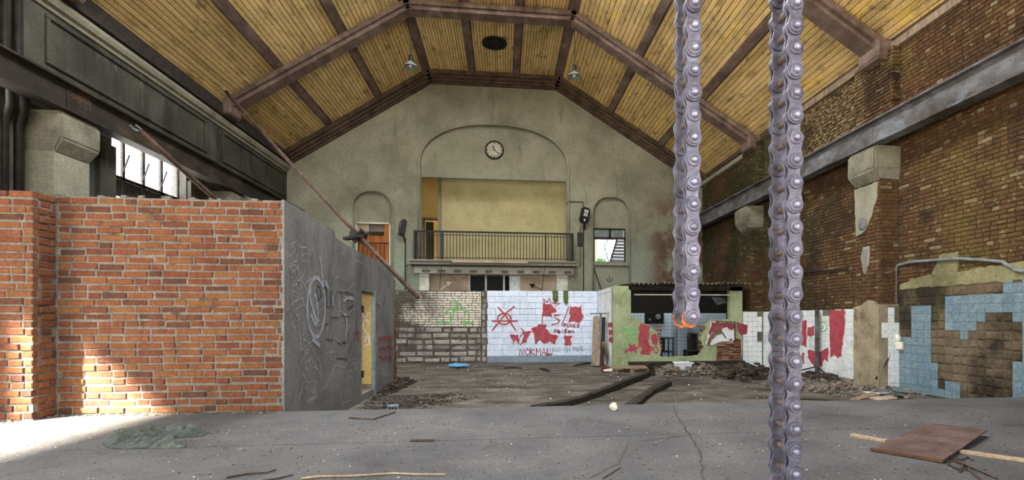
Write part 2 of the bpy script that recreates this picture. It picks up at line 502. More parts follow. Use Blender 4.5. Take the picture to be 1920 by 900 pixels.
M['white_paint'] = mk('white_wall_paint', [(0.3, '#c9cdd0'), (0.7, '#e9ebea')], scale=2.0, bump=0.3,
    dirt=[dict(c='#8f948f', s=2.0, lo=0.58, hi=0.75, a=0.5)])
M['blue_band'] = plain('blue_grey_skirting_paint', '#6f7f8b', c2='#8796a1')
M['block'] = mk('grey_rubble_block', [(0.3, '#6d6862'), (0.5, '#948e88'), (0.72, '#b9b3ab')], scale=4, bump=1.0, bscale=30,
    tint=[(0, '#9a958f'), (0.6, '#b0aaa2'), (0.8, '#6f6a63'), (1, '#5d5952')], tmix=0.5,
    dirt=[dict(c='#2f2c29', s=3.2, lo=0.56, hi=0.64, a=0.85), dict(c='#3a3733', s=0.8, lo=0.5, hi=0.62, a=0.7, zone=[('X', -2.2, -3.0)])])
M['block_mortar'] = plain('grey_brown_mortar', '#3a362f', c2='#655f55', bump=1.0)
M['glazed'] = mk('cream_glazed_brick', [(0.3, '#b3aa98'), (0.6, '#ddd5c3')], scale=5, bump=0.3, rough=0.5,
    tint=[(0, '#d4ccb9'), (0.7, '#e8e1cf'), (1, '#a89e8c')], tmix=0.5,
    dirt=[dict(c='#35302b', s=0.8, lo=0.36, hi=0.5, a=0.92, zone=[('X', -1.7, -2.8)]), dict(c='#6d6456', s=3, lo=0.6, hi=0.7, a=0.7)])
M['green_plaster'] = mk('pale_green_plaster', [(0.3, '#84906f'), (0.5, '#a0a985'), (0.72, '#b5bb9c')], scale=2.0, bump=0.5, bscale=35,
    dirt=[dict(c='#74795c', s=1.7, lo=0.54, hi=0.7, a=0.65), dict(c='#d8d9c8', s=2.8, lo=0.62, hi=0.7, a=0.6)])
M['cement_patch'] = mk('grey_brown_render', [(0.3, '#6f6551'), (0.5, '#8f836b'), (0.72, '#a99c82')], scale=3.0, bump=0.9, bscale=30,
    dirt=[dict(c='#4a402f', s=2.5, lo=0.56, hi=0.68, a=0.7)])
M['chain'] = mk('weathered_chain_steel', [(0.3, '#57545a'), (0.5, '#77757d'), (0.72, '#96949d')], scale=14, rough=0.38, metal=0.4, bump=0.5, bscale=160, bdist=0.003, spec=0.5,
    dirt=[dict(c='#6a5a55', s=16, lo=0.58, hi=0.66, a=0.7), dict(c='#8a5f4a', s=7, lo=0.64, hi=0.72, a=0.55), dict(c='#c9c6d2', s=30, lo=0.62, hi=0.7, a=0.5)])
M['chain_boss'] = mk('small_chain_boss_steel', [(0.3, '#67646c'), (0.5, '#807e88'), (0.72, '#9c9aa4')], scale=20, rough=0.32, metal=0.4, bump=0.3, bscale=160, bdist=0.002, spec=0.6)
M['chain_pin'] = mk('greasy_pin_steel', [(0.3, '#6b5c50'), (0.7, '#97877a')], scale=20, rough=0.4, metal=0.4, bump=0.3, bscale=120, bdist=0.002)
M['chain_rust'] = mk('fresh_orange_rust', [(0.3, '#9a4f28'), (0.7, '#d98a5c')], scale=25, rough=0.8, bump=0.4)
M['steel'] = mk('blue_grey_steel_beam', [(0.3, '#3d3a38'), (0.5, '#5c5a5a'), (0.72, '#7f8389')], scale=2.2, stretch=(1, 0.8, 1.6), rough=0.7, bump=0.5, bscale=40,
    dirt=[dict(c='#3a2d23', s=1.6, lo=0.52, hi=0.66, a=0.8), dict(c='#8b96a5', s=1.2, lo=0.6, hi=0.72, a=0.6)])
M['steel_black'] = mk('soot_black_steel', [(0.3, '#17130f'), (0.5, '#2a231c'), (0.75, '#4a3e33')], scale=2.0, rough=0.75, bump=0.5, bscale=40,
    dirt=[dict(c='#6a4a30', s=1.5, lo=0.62, hi=0.75, a=0.5)])
M['iron'] = plain('black_iron', '#15130f', c2='#2a2722', rough=0.6, bump=0.2)
M['black'] = plain('black_enamel', '#0e0e0e', c2='#232323', rough=0.5)
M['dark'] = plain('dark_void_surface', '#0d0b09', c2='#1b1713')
M['rust'] = mk('brown_rusty_sheet', [(0.3, '#4b3a33'), (0.5, '#67524a'), (0.72, '#7f6a60')], scale=4, rough=0.8, bump=0.5, bscale=50,
    dirt=[dict(c='#a8998a', s=22, lo=0.66, hi=0.72, a=0.7), dict(c='#38291f', s=2, lo=0.54, hi=0.7, a=0.6)])
M['rust_edge'] = plain('rust_brown_iron', '#5a3a26', c2='#8a5e3c', rough=0.8, bump=0.4)
M['wood'] = mk('weathered_timber', [(0.3, '#5f5145'), (0.5, '#84735f'), (0.72, '#a08c73')], scale=5, stretch=(3, 3, 0.5), bump=0.5)
M['wood_light'] = mk('pale_lath_wood', [(0.3, '#9d8565'), (0.7, '#c9b08b')], scale=8, bump=0.3)
M['wood_orange'] = mk('orange_brown_boards', [(0.3, '#8a4d22'), (0.6, '#b26a32'), (0.75, '#c88046')], scale=3, stretch=(4, 1, 0.5), bump=0.3,
    tint=[(0, '#8f5328'), (1, '#bf7a40')], tmix=0.4)
M['wood_dark'] = mk('tarred_timber', [(0.3, '#17130f'), (0.7, '#3a332c')], scale=6, bump=0.6, rough=0.85)
M['pole'] = mk('rust_brown_pole', [(0.3, '#2f221b'), (0.5, '#49382e'), (0.72, '#625043')], scale=4, bump=0.4)
M['beige'] = mk('beige_board', [(0.3, '#8f7f6c'), (0.55, '#b09e88'), (0.75, '#c4b49c')], scale=1.6, bump=0.3,
    dirt=[dict(c='#75624f', s=1.5, lo=0.55, hi=0.7, a=0.6)])
M['frame_white'] = mk('dirty_white_frame', [(0.3, '#9a998c'), (0.7, '#c2c0b2')], scale=3, bump=0.3, dirt=[dict(c='#6d6a5c', s=2, lo=0.55, hi=0.7, a=0.5)])
M['curtain'] = plain('pale_curtain', '#cfdcdc', c2='#e8f0ee')
M['cloth'] = mk('grey_green_cloth', [(0.3, '#4e5750'), (0.5, '#6d776f'), (0.72, '#8d968e')], scale=6, bump=0.5, bscale=80, rough=0.95)
M['clock_face'] = mk('dusty_clock_face', [(0.3, '#8f8c7c'), (0.7, '#bdb9a6')], scale=5, bump=0.0, dirt=[dict(c='#3a382f', s=3, lo=0.5, hi=0.7, a=0.7, zone=[('Z', 7.9, 7.55)])])
M['blue_bag'] = plain('blue_plastic', '#3f7fae', c2='#6aa6cc', rough=0.4)
M['white_stone'] = plain('cream_stone', '#cfc3b0', c2='#e6dccb', bump=0.6)
M['tub'] = plain('white_plastic_tub', '#d2d6e2', c2='#e4e6ee', rough=0.5)
M['grey_metal'] = plain('grey_painted_metal', '#5f6668', c2='#7d8587', rough=0.6)
M['door_blue'] = plain('blue_grey_door_frame', '#6d7d86', c2='#8b9aa2', rough=0.6)
M['rubble'] = mk('rubble_mix', [(0.3, '#4d453c'), (0.5, '#857b6d'), (0.75, '#b8afa0')], scale=7, bump=0.6,
    tint=[(0, '#5a5148'), (0.5, '#8f8678'), (0.8, '#a3988a'), (1, '#7b4a36')], tmix=0.6)
M['rubble_dark'] = mk('dark_rubbish', [(0.3, '#1c1713'), (0.7, '#4c4238')], scale=7, bump=0.6, tint=[(0, '#1d1814'), (0.7, '#3f362d'), (1, '#6a5d4e')], tmix=0.6)
M['chip_white'] = plain('white_chips', '#d8d5ce', c2='#efeeea')
M['chip_dark'] = plain('dark_chips', '#2c2824', c2='#4f4840')
M['corrugated'] = mk('mossy_corrugated_sheet', [(0.3, '#3a332a'), (0.5, '#5d5343'), (0.72, '#84765c')], scale=3, bump=0.6, dirt=[dict(c='#56603a', s=2, lo=0.52, hi=0.66, a=0.7)])
M['moss'] = mk('green_moss', [(0.3, '#3a4326'), (0.6, '#5f6a3c'), (0.75, '#7d8550')], scale=6, bump=1.0)
M['red_paint'] = mk('red_spray_paint', [(0.35, '#93353d'), (0.7, '#ab5159')], scale=7, bump=0.0, rough=0.7)
M['dark_red_paint'] = plain('dark_red_paint', '#7c2f38', c2='#93404a', bump=0)
M['brown_paint'] = plain('brown_smear', '#6a4a3c', c2='#80604f', bump=0)
M['green_paint'] = plain('green_spray_paint', '#6a9c5c', c2='#8ab67a', bump=0)
M['chalk'] = plain('chalk_white', '#8e8e90', c2='#adadaf', bump=0)
M['spray_white'] = mk('thin_white_spray', [(0.3, '#7f818c'), (0.7, '#a3a6b4')], scale=9, bump=0)
M['black_paint'] = plain('black_marker', '#1f1f20', c2='#343436', bump=0)
M['grey_paint'] = plain('grey_marker', '#7c8090', c2='#989caa', bump=0)
M['fixture_glass'] = plain('lamp_glass', '#b9bdb4', c2='#d4d6cc', rough=0.2, bump=0)
M['porcelain'] = plain('cream_porcelain', '#cfc9b4', c2='#e2ddca', rough=0.35)
M['outside_wall'] = plain('pale_render', '#d8d2c4', c2='#ece6d8')  # one even pale render colour
M['leaf'] = plain('leaf_green', '#4f9a4a', c2='#79bd62')

def glass_mat():
    m = bpy.data.materials.new('dusty_window_glass'); m.use_nodes = True
    b = m.node_tree.nodes['Principled BSDF']
    b.inputs['Base Color'].default_value = (0.95, 0.98, 1, 1); b.inputs['Roughness'].default_value = 0.05
    b.inputs['Alpha'].default_value = 0.12
    return m
M['glass'] = glass_mat()
M['glass_dark'] = mk('dark_window_glass', [(0.3, '#070707'), (0.7, '#0e0f10')], rough=0.45, bump=0, spec=0.1)
M['dirty_plaster'] = mk('mossy_olive_plaster', [(0.3, '#6b6647'), (0.5, '#8a845f'), (0.72, '#a39c76')], scale=2.2, bump=0.7, bscale=35, dirt=[dict(c='#4a4a2c', s=1.4, lo=0.5, hi=0.66, a=0.8), dict(c='#b9b894', s=2.2, lo=0.6, hi=0.7, a=0.6)])
M['booth_brick'] = mk('dull_red_brown_brick', [(0.3, '#55382c'), (0.5, '#78543f'), (0.75, '#9a755c')], scale=6, bump=0.9, bscale=50, tint=[(0, '#6a4433'), (0.6, '#855d48'), (1, '#a08a76')], tmix=0.5)

def frosted_mat():
    m = bpy.data.materials.new('frosted_skylight_glass'); m.use_nodes = True
    nt = m.node_tree; N, L = nt.nodes, nt.links
    t = N.new('ShaderNodeBsdfTranslucent'); d = N.new('ShaderNodeBsdfDiffuse'); x = N.new('ShaderNodeMixShader')
    n = N.new('ShaderNodeTexNoise'); n.inputs['Scale'].default_value = 3.0
    r = ramp(nt, [(0.3, '#a9b0ac'), (0.7, '#dfe4e2')]); L.new(n.outputs['Fac'], r.inputs['Fac'])
    L.new(r.outputs[0], t.inputs['Color']); L.new(r.outputs[0], d.inputs['Color'])
    x.inputs[0].default_value = 0.5
    L.new(t.outputs[0], x.inputs[1]); L.new(d.outputs[0], x.inputs[2]); L.new(x.outputs[0], N['Material Output'].inputs['Surface'])
    return m
M['frosted'] = frosted_mat()

def grid_mat(name, c, g, size):
    m = bpy.data.materials.new(name); m.use_nodes = True
    nt = m.node_tree; N, L = nt.nodes, nt.links
    ge = N.new('ShaderNodeNewGeometry')
    sp = N.new('ShaderNodeSeparateXYZ'); L.new(ge.outputs['Position'], sp.inputs[0])
    ad = N.new('ShaderNodeMath'); L.new(sp.outputs[0], ad.inputs[0]); L.new(sp.outputs[1], ad.inputs[1])
    cb = N.new('ShaderNodeCombineXYZ'); L.new(ad.outputs[0], cb.inputs[0]); L.new(sp.outputs[2], cb.inputs[1])
    br = N.new('ShaderNodeTexBrick'); br.offset = 0.0
    br.inputs['Color1'].default_value = hx(c); br.inputs['Color2'].default_value = hx(c); br.inputs['Mortar'].default_value = hx(g)
    br.inputs['Scale'].default_value = 1.0; br.inputs['Mortar Size'].default_value = 0.006
    br.inputs['Brick Width'].default_value = size; br.inputs['Row Height'].default_value = size
    L.new(cb.outputs[0], br.inputs['Vector'])
    L.new(br.outputs['Color'], N['Principled BSDF'].inputs['Base Color'])
    N['Principled BSDF'].inputs['Roughness'].default_value = 0.35
    return m
M['tile_small'] = grid_mat('small_pale_blue_tiling', '#b9c9d6', '#6a7880', 0.12)
# ------------------------------------------------------------------ hall dimensions (metres)
XL, XR = -7.87, 7.90           # side walls
YB = 19.5                      # gable end in view
YF = -6.0                      # gable end behind the camera
ZF = 0.39                      # raised front floor
YS = 6.03                      # edge of the raised floor
EL, KL, KR, ER = (-7.95, 7.37), (-2.82, 10.66), (2.10, 10.66), (8.0, 7.02)   # ceiling profile
PIL_Y = [(9.35, 10.08), (14.72, 15.42)]      # piers along the side walls

def ceil_z(x):
    pts = [EL, KL, KR, ER]
    for a, b in zip(pts[:-1], pts[1:]):
        if a[0] <= x <= b[0]:
            return a[1] + (b[1] - a[1]) * (x - a[0]) / (b[0] - a[0])
    return 7.0

# ---- floors
bm = bmesh.new()
bx(bm, -8.2, 8.2, 4.425, YS, -0.3, ZF)
floor = obj('floor', bm, M['concrete'], label='worn grey concrete strip along the edge of the raised floor', cat='floor', kind='structure')
bm = bmesh.new()
bx(bm, -8.2, 8.2, YF, 4.413, -0.3, ZF)
bx(bm, -8.2, 8.2, 4.413, 4.425, -0.3, ZF - 0.012)
floor_near = obj('floor', bm, M['concrete'], label='worn grey concrete floor nearest the camera, before the joint', cat='floor', kind='structure')
bm = bmesh.new()
nx, ny = 60, 56
grid = [[bm.verts.new((-8.2 + 16.4 * i / nx, YS - 0.2 + (19.7 - YS) * j / ny,
         -0.012 + 0.03 * max(0, noise.noise((i * 0.35, j * 0.3, 1.3))) )) for i in range(nx + 1)] for j in range(ny + 1)]
for j in range(ny):
    for i in range(nx):
        bm.faces.new((grid[j][i], grid[j][i + 1], grid[j + 1][i + 1], grid[j + 1][i]))
floor_rear = obj('floor', bm, M['dirt'], label='dusty brown lower floor reaching to the far walls', cat='floor', kind='structure', smooth=True)

# cracks in the concrete
def crack(pts, w, parent):
    bm = bmesh.new()
    r = random.Random(len(pts) * 7)
    fine = []
    for a, b in zip(pts[:-1], pts[1:]):
        for k in range(8):
            t = k / 8
            fine.append((a[0] + (b[0] - a[0]) * t + r.uniform(-.012, .012), a[1] + (b[1] - a[1]) * t + r.uniform(-.012, .012)))
    fine.append(pts[-1])
    ribbons(bm, [fine], w, lambda u, v, q: (u, v, ZF - q), 0.002)
    obj('crack', bm, M['chip_dark'], parent, label='thin dark crack in the concrete')
crack([onZ(1264, 762, ZF), onZ(1268, 780, ZF), onZ(1295, 816, ZF)], 0.012, floor)
crack([onZ(1295, 817, ZF), onZ(1312, 850, ZF), onZ(1320, 899, ZF)], 0.010, floor_near)
crack([onZ(1295, 816, ZF), onZ(1180, 830, ZF), onZ(1160, 870, ZF), onZ(1100, 899, ZF)], 0.006, floor_near)

# ---- gable wall in view: front skin with arched recesses, set-back skin with the openings
B = lambda px, py: onY(px, py, YB)
REC = 0.18
R_ = lambda px, py: onY(px, py, YB + REC)

def arch(x0, x1, z0, zs, zt, n=28, p=2.0):
    cx, hw, hh = (x0 + x1) / 2, (x1 - x0) / 2, zt - zs
    pts = [(x0, z0)]
    for k in range(n + 1):
        a = math.pi - math.pi * k / n
        c, s = math.cos(a), math.sin(a)
        pts.append((cx + hw * math.copysign(abs(c) ** (2 / p), c), zs + hh * abs(s) ** (2 / p)))
    pts.append((x1, z0))
    return pts

z_balc = B(925, 489)[1]
big = arch(B(785, 400)[0], B(1066, 400)[0], z_balc, B(925, 312)[1], B(925, 232)[1], p=2.25)
nl = arch(B(660, 400)[0], B(736, 400)[0], 2.2, B(700, 392)[1], B(700, 357)[1], p=2.3)
nr = arch(B(1111, 400)[0], B(1181, 400)[0], 1.9, B(1145, 402)[1], B(1145, 368)[1], p=2.3)
lowx0, lowx1 = B(805, 530)[0], B(1043, 530)[0]
lowz = B(925, 511)[1]
low = [(lowx0, 1.2), (lowx0, lowz), (lowx1, lowz), (lowx1, 1.2)]
gable = [(-8.2, -0.1), (8.2, -0.1), (8.2, 7.3), (KR[0], 10.9), (KL[0], 10.9), (-8.2, 7.4)]
bm = bmesh.new()
slab(bm, gable, [big[::-1], nl[::-1], nr[::-1], low], FY(YB), 0.0, REC)
wall_back = obj('wall_back', bm, M['plaster'], label='tall grey plastered gable wall with arched recesses at the far end', cat='wall', kind='structure')
wlx0, wlx1 = R_(667, 450)[0], R_(732, 450)[0]
wlz0, wlz1 = R_(700, 492)[1] - 0.3, R_(700, 417)[1]
wrx0, wrx1 = R_(1113, 450)[0], R_(1173, 450)[0]
wrz0, wrz1 = R_(1145, 492)[1], R_(1145, 428)[1]
opx0, opx1 = R_(790, 400)[0], R_(1061, 400)[0]
opz1 = R_(925, 336)[1]
opening = [(opx0, z_balc - 0.05), (opx0, opz1), (opx1, opz1), (opx1, z_balc - 0.05)]
hl = [(wlx0, wlz0), (wlx0, wlz1), (wlx1, wlz1), (wlx1, wlz0)]
hr = [(wrx0, wrz0), (wrx0, wrz1), (wrx1, wrz1), (wrx1, wrz0)]
bm = bmesh.new()
slab(bm, [(-7, 0), (7, 0), (7, 9.5), (-7, 9.5)], [opening, hl, hr, low], FY(YB + REC), 0.002, 0.14)
obj('recess_skin', bm, M['plaster'], wall_back)

def arch_roll(pts, r):
    bm = bmesh.new(); tube(bm, [(p[0], YB + 0.01, p[1]) for p in pts], r, 8)
    obj('arch_roll', bm, M['plaster'], wall_back, smooth=True)
arch_roll(big, 0.06); arch_roll(nl, 0.045); arch_roll(nr, 0.045)
# loggia room behind the balcony
room = []
RZ0, RZ1 = z_balc - 0.08, 7.9
RX0, RX1 = opx0 - 0.5, opx1 + 0.5
bm = bmesh.new(); bx(bm, RX0 - 3, RX1, YB + 0.33, 23.6, RZ0 - 0.2, RZ0)
obj('floor', bm, M['beige'], label='floor of the room behind the balcony', cat='floor', kind='structure')
px_part = onY(828, 400, 20.9)[0]
bm = bmesh.new(); bx(bm, px_part, RX1, 20.9, 21.0, RZ0, RZ1)
w = obj('wall_loggia', bm, M['yellow'], label='stained yellow wall behind the black balcony railing', cat='wall', kind='structure')
bm = bmesh.new(); bx(bm, px_part - 0.14, px_part - 0.003, 20.86, 21.02, RZ0, RZ1)
obj('corner_post', bm, M['plaster'], w)
bm = bmesh.new(); bx(bm, (px_part + RX1) / 2 - 0.1, (px_part + RX1) / 2 - 0.085, 20.888, 20.8995, RZ0, RZ1)
obj('panel_joint', bm, M['yellow'], w)
bm = bmesh.new(); bx(bm, RX1, RX1 + 0.15, YB + 0.33, 21.0, RZ0, RZ1)
obj('wall_loggia', bm, M['yellow'], label='short yellow side wall at the right end of the loggia', cat='wall', kind='structure')
bm = bmesh.new(); slab(bm, [(RX0 - 3, RZ0), (RX1, RZ0), (RX1, RZ1), (RX0 - 3, RZ1)],
    [[(onY(797, 450, 23.4)[0], RZ0 + 0.01), (onY(797, 450, 23.4)[0], onY(800, 414, 23.4)[1]), (onY(822, 450, 23.4)[0], onY(800, 414, 23.4)[1]), (onY(822, 450, 23.4)[0], RZ0 + 0.01)]], FY(23.4), 0, 0.2)
wy = obj('wall_loggia', bm, M['yellow_warm'], label='warm yellow wall with a dark doorway left behind the balcony', cat='wall', kind='structure')
bm = bmesh.new()
dx0, dx1, dz1 = onY(795, 450, 23.38)[0], onY(824, 450, 23.38)[0], onY(800, 411, 23.38)[1]
bx(bm, dx0 - 0.06, dx0 + 0.06, 23.33, 23.45, RZ0, dz1 + 0.06); bx(bm, dx1 - 0.06, dx1 + 0.06, 23.33, 23.45, RZ0, dz1 + 0.06); bx(bm, dx0, dx1, 23.33, 23.45, dz1 - 0.06, dz1 + 0.06)
obj('door_frame', bm, M['wood'], wy)
bm = bmesh.new(); bx(bm, dx0 + 0.35, dx1, 23.9, 23.96, RZ0, dz1)
obj('door_2', bm, M['yellow_warm'], label='yellow door leaf standing ajar in the loggia doorway', cat='door', kind='structure')
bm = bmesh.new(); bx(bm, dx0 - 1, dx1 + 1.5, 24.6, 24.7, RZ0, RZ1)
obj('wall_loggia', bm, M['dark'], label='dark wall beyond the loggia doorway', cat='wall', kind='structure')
bm = bmesh.new(); bx(bm, RX0 - 3.2, RX0 - 3, YB + 0.33, 24.7, RZ0, RZ1)
obj('wall_loggia', bm, M['yellow_warm'], label='left end wall of the room behind the balcony', cat='wall', kind='structure')
bm = bmesh.new(); bx(bm, RX0 - 3.2, RX1 + .2, YB + 0.33, 20.25, RZ1, RZ1 + 0.1); bx(bm, RX0 - 3.2, RX1 + .2, 20.95, 22.3, RZ1, RZ1 + 0.1)  # unseen roof strips placed to shape the light in the room below
bx(bm, RX0 - 3.2, RX1 + 0.2, 23.3, 24.8, RZ1, RZ1 + 0.1); bx(bm, RX0 - 3.2, px_part + 1.2, 22.3, 23.3, RZ1, RZ1 + 0.1); bx(bm, RX0 - 3.2, px_part - 0.1, 20.25, 20.95, RZ1, RZ1 + 0.1)
obj('ceiling', bm, M['plaster_pale'], label='unseen roof over the room behind the balcony, gaps shaped to let light in', cat='ceiling', kind='structure')

# ---- side walls -------------------------------------------------------------------------------------
# left wall: lower part with windows, upper part with moulded panels
Zb0, Zb1 = 4.93, 5.42          # crane rail height
WIN = [(6.1, 8.6), (11.2, 13.62), (16.1, 18.5)]
bm = bmesh.new()
slab(bm, [(YF, -0.1), (YB + 0.2, -0.1), (YB + 0.2, 7.5), (YF, 7.5)],
     [[(a, 3.0), (a, 5.3), (b, 5.3), (b, 3.0)] for a, b in WIN] + [[(-1.6, ZF), (-1.6, 4.55), (2.9, 4.55), (2.9, ZF)]], FXL(XL), 0.0, 0.35)
wall_left = obj('wall_left', bm, M['plaster_dark'], label='soot-streaked grey plaster wall with moulded panels on the left', cat='wall', kind='structure')
# moulded panels: raised border strips
def panel(y0, y1, z0, z1, t=0.07):
    bm = bmesh.new()
    for a in ((y0, y1, z0, z0 + t), (y0, y1, z1 - t, z1), (y0, y0 + t, z0 + t, z1 - t), (y1 - t, y1, z0 + t, z1 - t)):
        bx(bm, XL + 0.001, XL + 0.05, a[0], a[1], a[2], a[3])
    bmesh.ops.bevel(bm, geom=[e for e in bm.edges], offset=0.012, segments=1, affect='EDGES')
    obj('panel_moulding', bm, M['plaster_dark'], wall_left)
panel(9.7, 14.45, 5.86, 6.72)
panel(15.2, 19.3, 5.86, 6.72)
panel(4.6, 8.6, 5.86, 6.72)
bm = bmesh.new()
prof = [(0, 6.80), (0.04, 6.80), (0.06, 6.86), (0.12, 6.88), (0.16, 6.95), (0.16, 7.02), (0.0, 7.04)]
slab(bm, prof, [], lambda u, v, w: (XL + u, YF + w, v), 0, YB - YF)
obj('cornice', bm, M['plaster_pale'], wall_left)
bm = bmesh.new(); bx(bm, XL, XL + 0.22, YF, YB, 7.05, 7.36)
obj('wall_plate', bm, M['wood_dark'], wall_left, label='dark brown timber plate')
bm = bmesh.new(); bx(bm, XL, XL + 0.06, 8.85, 9.35, 5.45, 6.79)
obj('pilaster_strip', bm, M['plaster_dark'], wall_left)

def pier(side, y0, y1, mat, parent, top=4.4):
    """pier with a projecting corbel block under the crane rail"""
    X0, sgn = (XL, 1) if side == 'L' else (XR, -1)
    depth = 0.42
    bm = bmesh.new()
    bx(bm, X0 - sgn * 0.02, X0 + sgn * depth, y0, y1, -0.1, top)
    p = obj('pier', bm, mat, parent)
    bm = bmesh.new()
    z0, z1, z2 = 4.22, 4.45, Zb0
    o = 0.16
    ring = []
    for (dx, dy, z) in ((0, 0, z0), (o, 0.05, z1), (o, 0.05, z2 - 0.06), (o - 0.06, 0.0, z2)):
        x1 = X0 + sgn * (depth + dx)
        ring.append([bm.verts.new(q) for q in ((X0 - sgn * 0.02, y0 - dy, z), (x1, y0 - dy, z), (x1, y1 + dy, z), (X0 - sgn * 0.02, y1 + dy, z))])
    for a, b in zip(ring[:-1], ring[1:]):
        for k in range(4):
            bm.faces.new((a[k], a[(k + 1) % 4], b[(k + 1) % 4], b[k]))
    bm.faces.new(ring[0][::-1]); bm.faces.new(ring[-1])
    bmesh.ops.bevel(bm, geom=[e for e in bm.edges], offset=0.03, segments=2, affect='EDGES')
    obj('corbel', bm, M['stone'], parent, label='chipped concrete corbel under the crane rail')
    return p
for y0, y1 in PIL_Y:
    pier('L', y0, y1, M['plaster_pale'], wall_left)
# wide reveals beside the windows
for a, b in WIN:
    bm = bmesh.new()
    bx(bm, XL, XL + 0.10, b + 0.02, b + 0.42, 2.5, 4.9); bx(bm, XL, XL + 0.10, a - 0.42, a - 0.02, 2.5, 4.9)
    obj('window_reveal', bm, M['plaster_dark'], wall_left)

# windows in the left wall
for k, (a, b) in enumerate(WIN):
    w = thing('window_%d' % (k + 1), ['steel window hidden behind the brick partition', 'bright four-pane steel window above the brick partition',
              'small glimpse of a bright window beyond the second pier'][k], 'window', (XL - 0.2, a, 3.0), kind='structure')
    bm = bmesh.new()
    x0, x1 = XL - 0.24, XL - 0.18
    n = 4
    for i in range(n + 1):
        y = a + (b - a) * i / n
        bx(bm, x0, x1, y - 0.03, y + 0.03, 3.0, 5.3)
    for z in (3.0, 4.06, 4.42, 5.27):
        bx(bm, x0, x1, a, b, z - 0.035, z + 0.035)
    obj('window_frame', bm, M['wood_dark'], w)
    for i in range(n):
        y0, y1 = a + (b - a) * i / n + 0.035, a + (b - a) * (i + 1) / n - 0.035
        bm = bmesh.new(); bx(bm, x0 + 0.025, x0 + 0.03, y0, y1, 4.46, 5.23)
        obj('pane', bm, M['glass'], w)
        bm = bmesh.new(); bx(bm, x0 + 0.01, x0 + 0.035, y0, y1, 4.10, 4.38)
        obj('dark_panel', bm, M['wood_dark'], w)
        if i not in (0, 3):
            bm = bmesh.new(); bx(bm, x0 + 0.01, x0 + 0.035, y0, y1, 3.04, 4.02)
            obj('dark_panel', bm, M['wood_dark'], w)
        else:
            bm = bmesh.new(); bx(bm, x0 + 0.025, x0 + 0.03, y0, y1, 3.04, 4.02)
            obj('pane', bm, M['glass'], w)
    for i in (0, 1, 2):
        y = a + (b - a) * (i + 0.86) / n
        bm = bmesh.new(); bar(bm, (x1 + 0.02, y, 4.5), (x1 + 0.08, y + 0.12, 4.95), 0.02, 0.02)
        obj('stay_bar', bm, M['wood_dark'], w)

# crane rails
def rail(side):
    s = 1 if side == 'L' else -1
    xc = (XL + 0.5) if side == 'L' else (XR - 0.47)
    mat = M['steel_black'] if side == 'L' else M['steel']
    t = thing('crane_rail', 'black sooty steel crane rail beam along the left wall' if side == 'L' else 'blue-grey riveted steel crane rail beam along the brick wall',
              'steel beam', (xc, 12, Zb0))
    y0, y1 = YF + 0.1, YB - 0.02
    bm = bmesh.new()
    bx(bm, xc - 0.13, xc + 0.13, y0, y1, Zb0, Zb0 + 0.03); bx(bm, xc - 0.13, xc + 0.13, y0, y1, Zb1 - 0.03, Zb1)
    bx(bm, xc - 0.02, xc + 0.02, y0, y1, Zb0 + 0.03, Zb1 - 0.03)
    obj('girder', bm, mat, t)
    bm = bmesh.new(); bx(bm, xc - 0.035, xc + 0.035, y0, y1, Zb1, Zb1 + 0.06)
    obj('rail_head', bm, mat, t)
    for (py0, py1) in PIL_Y:
        yc = (py0 + py1) / 2
        bm = bmesh.new()
        bx(bm, xc + s * 0.021, xc + s * 0.035, yc - 0.25, yc + 0.25, Zb0 + 0.05, Zb1 - 0.05)
        o = obj('splice_plate', bm, mat, t)
        bm = bmesh.new()
        for i in range(4):
            for j in range(4):
                lathe(bm, [(0.016, 0), (0.012, s * 0.012), (0, s * 0.015)], (xc + s * 0.035, yc - 0.18 + i * 0.12, Zb0 + 0.10 + j * 0.095), 'X', 8)
        obj('rivets', bm, mat, o, kind='stuff')
    return t
rail('L'); rail('R')

# cables running along and down the left wall
for k, (y, dx, r) in enumerate(((onX(9, 300, -7.75)[0], 0.10, 0.05), (onX(34, 300, -7.75)[0], 0.10, 0.05), (onX(45, 300, -7.75)[0], 0.08, 0.022))):
    bm = bmesh.new()
    tube(bm, [(XL + dx + 0.02, y, 0.5), (XL + dx + 0.02, y, 4.55), (XL + dx + 0.17, y - 0.09, 4.75), (XL + dx + 0.17, y - 0.09, 4.95), (XL + dx + 0.17, y - 0.09, 5.45), (XL + dx + .05, y - 0.05, 5.6), (XL + dx, y, 7.2)], r, 8)
    obj('cable_pipe', bm, M['iron'], label=['thick black pipe at the far left edge', 'middle black pipe left of the corbel pier', 'thin black pipe closest to the corbel pier'][k], cat='pipe', group='pipes down the left wall', smooth=True)

# ---- gable end behind the camera, gateway added to let light in
bm = bmesh.new()
slab(bm, [(-8.2, -0.1), (8.2, -0.1), (8.2, 7.3), (KR[0], 10.9), (KL[0], 10.9), (-8.2, 7.4)],
     [[(-6.5, ZF), (-6.5, 6.4), (6.5, 6.4), (6.5, ZF)]], FY(YF), -0.3, 0.0)
obj('wall_front', bm, M['plaster_dark'], label='gable wall behind the viewer with a gateway added to let light in', cat='wall', kind='structure')

bm = bmesh.new()
bx(bm, -16.5, -13.5, 1.0, 14.5, -0.5, 12.5)  # unseen block added to stop direct sun reaching the left windows
slab(bm, [(-17, 12.45), (-13.1, 12.45), (-15, 14.2)], [], lambda u, v, w: (u, 0.7 + w, v), 0, 14.2)
obj('sun_blocker', bm, M['outside_wall'], label='unseen pale block added in the yard to keep sun off the left windows', cat='building', kind='structure')
bm = bmesh.new(); bx(bm, -60, -8.3, -40, 60, -0.6, 0.3); bx(bm, -8.3, 40, -40, -6.4, -0.6, 0.3)
obj('ground', bm, M['beige'], label='bare yard outside the hall', cat='ground', kind='structure')
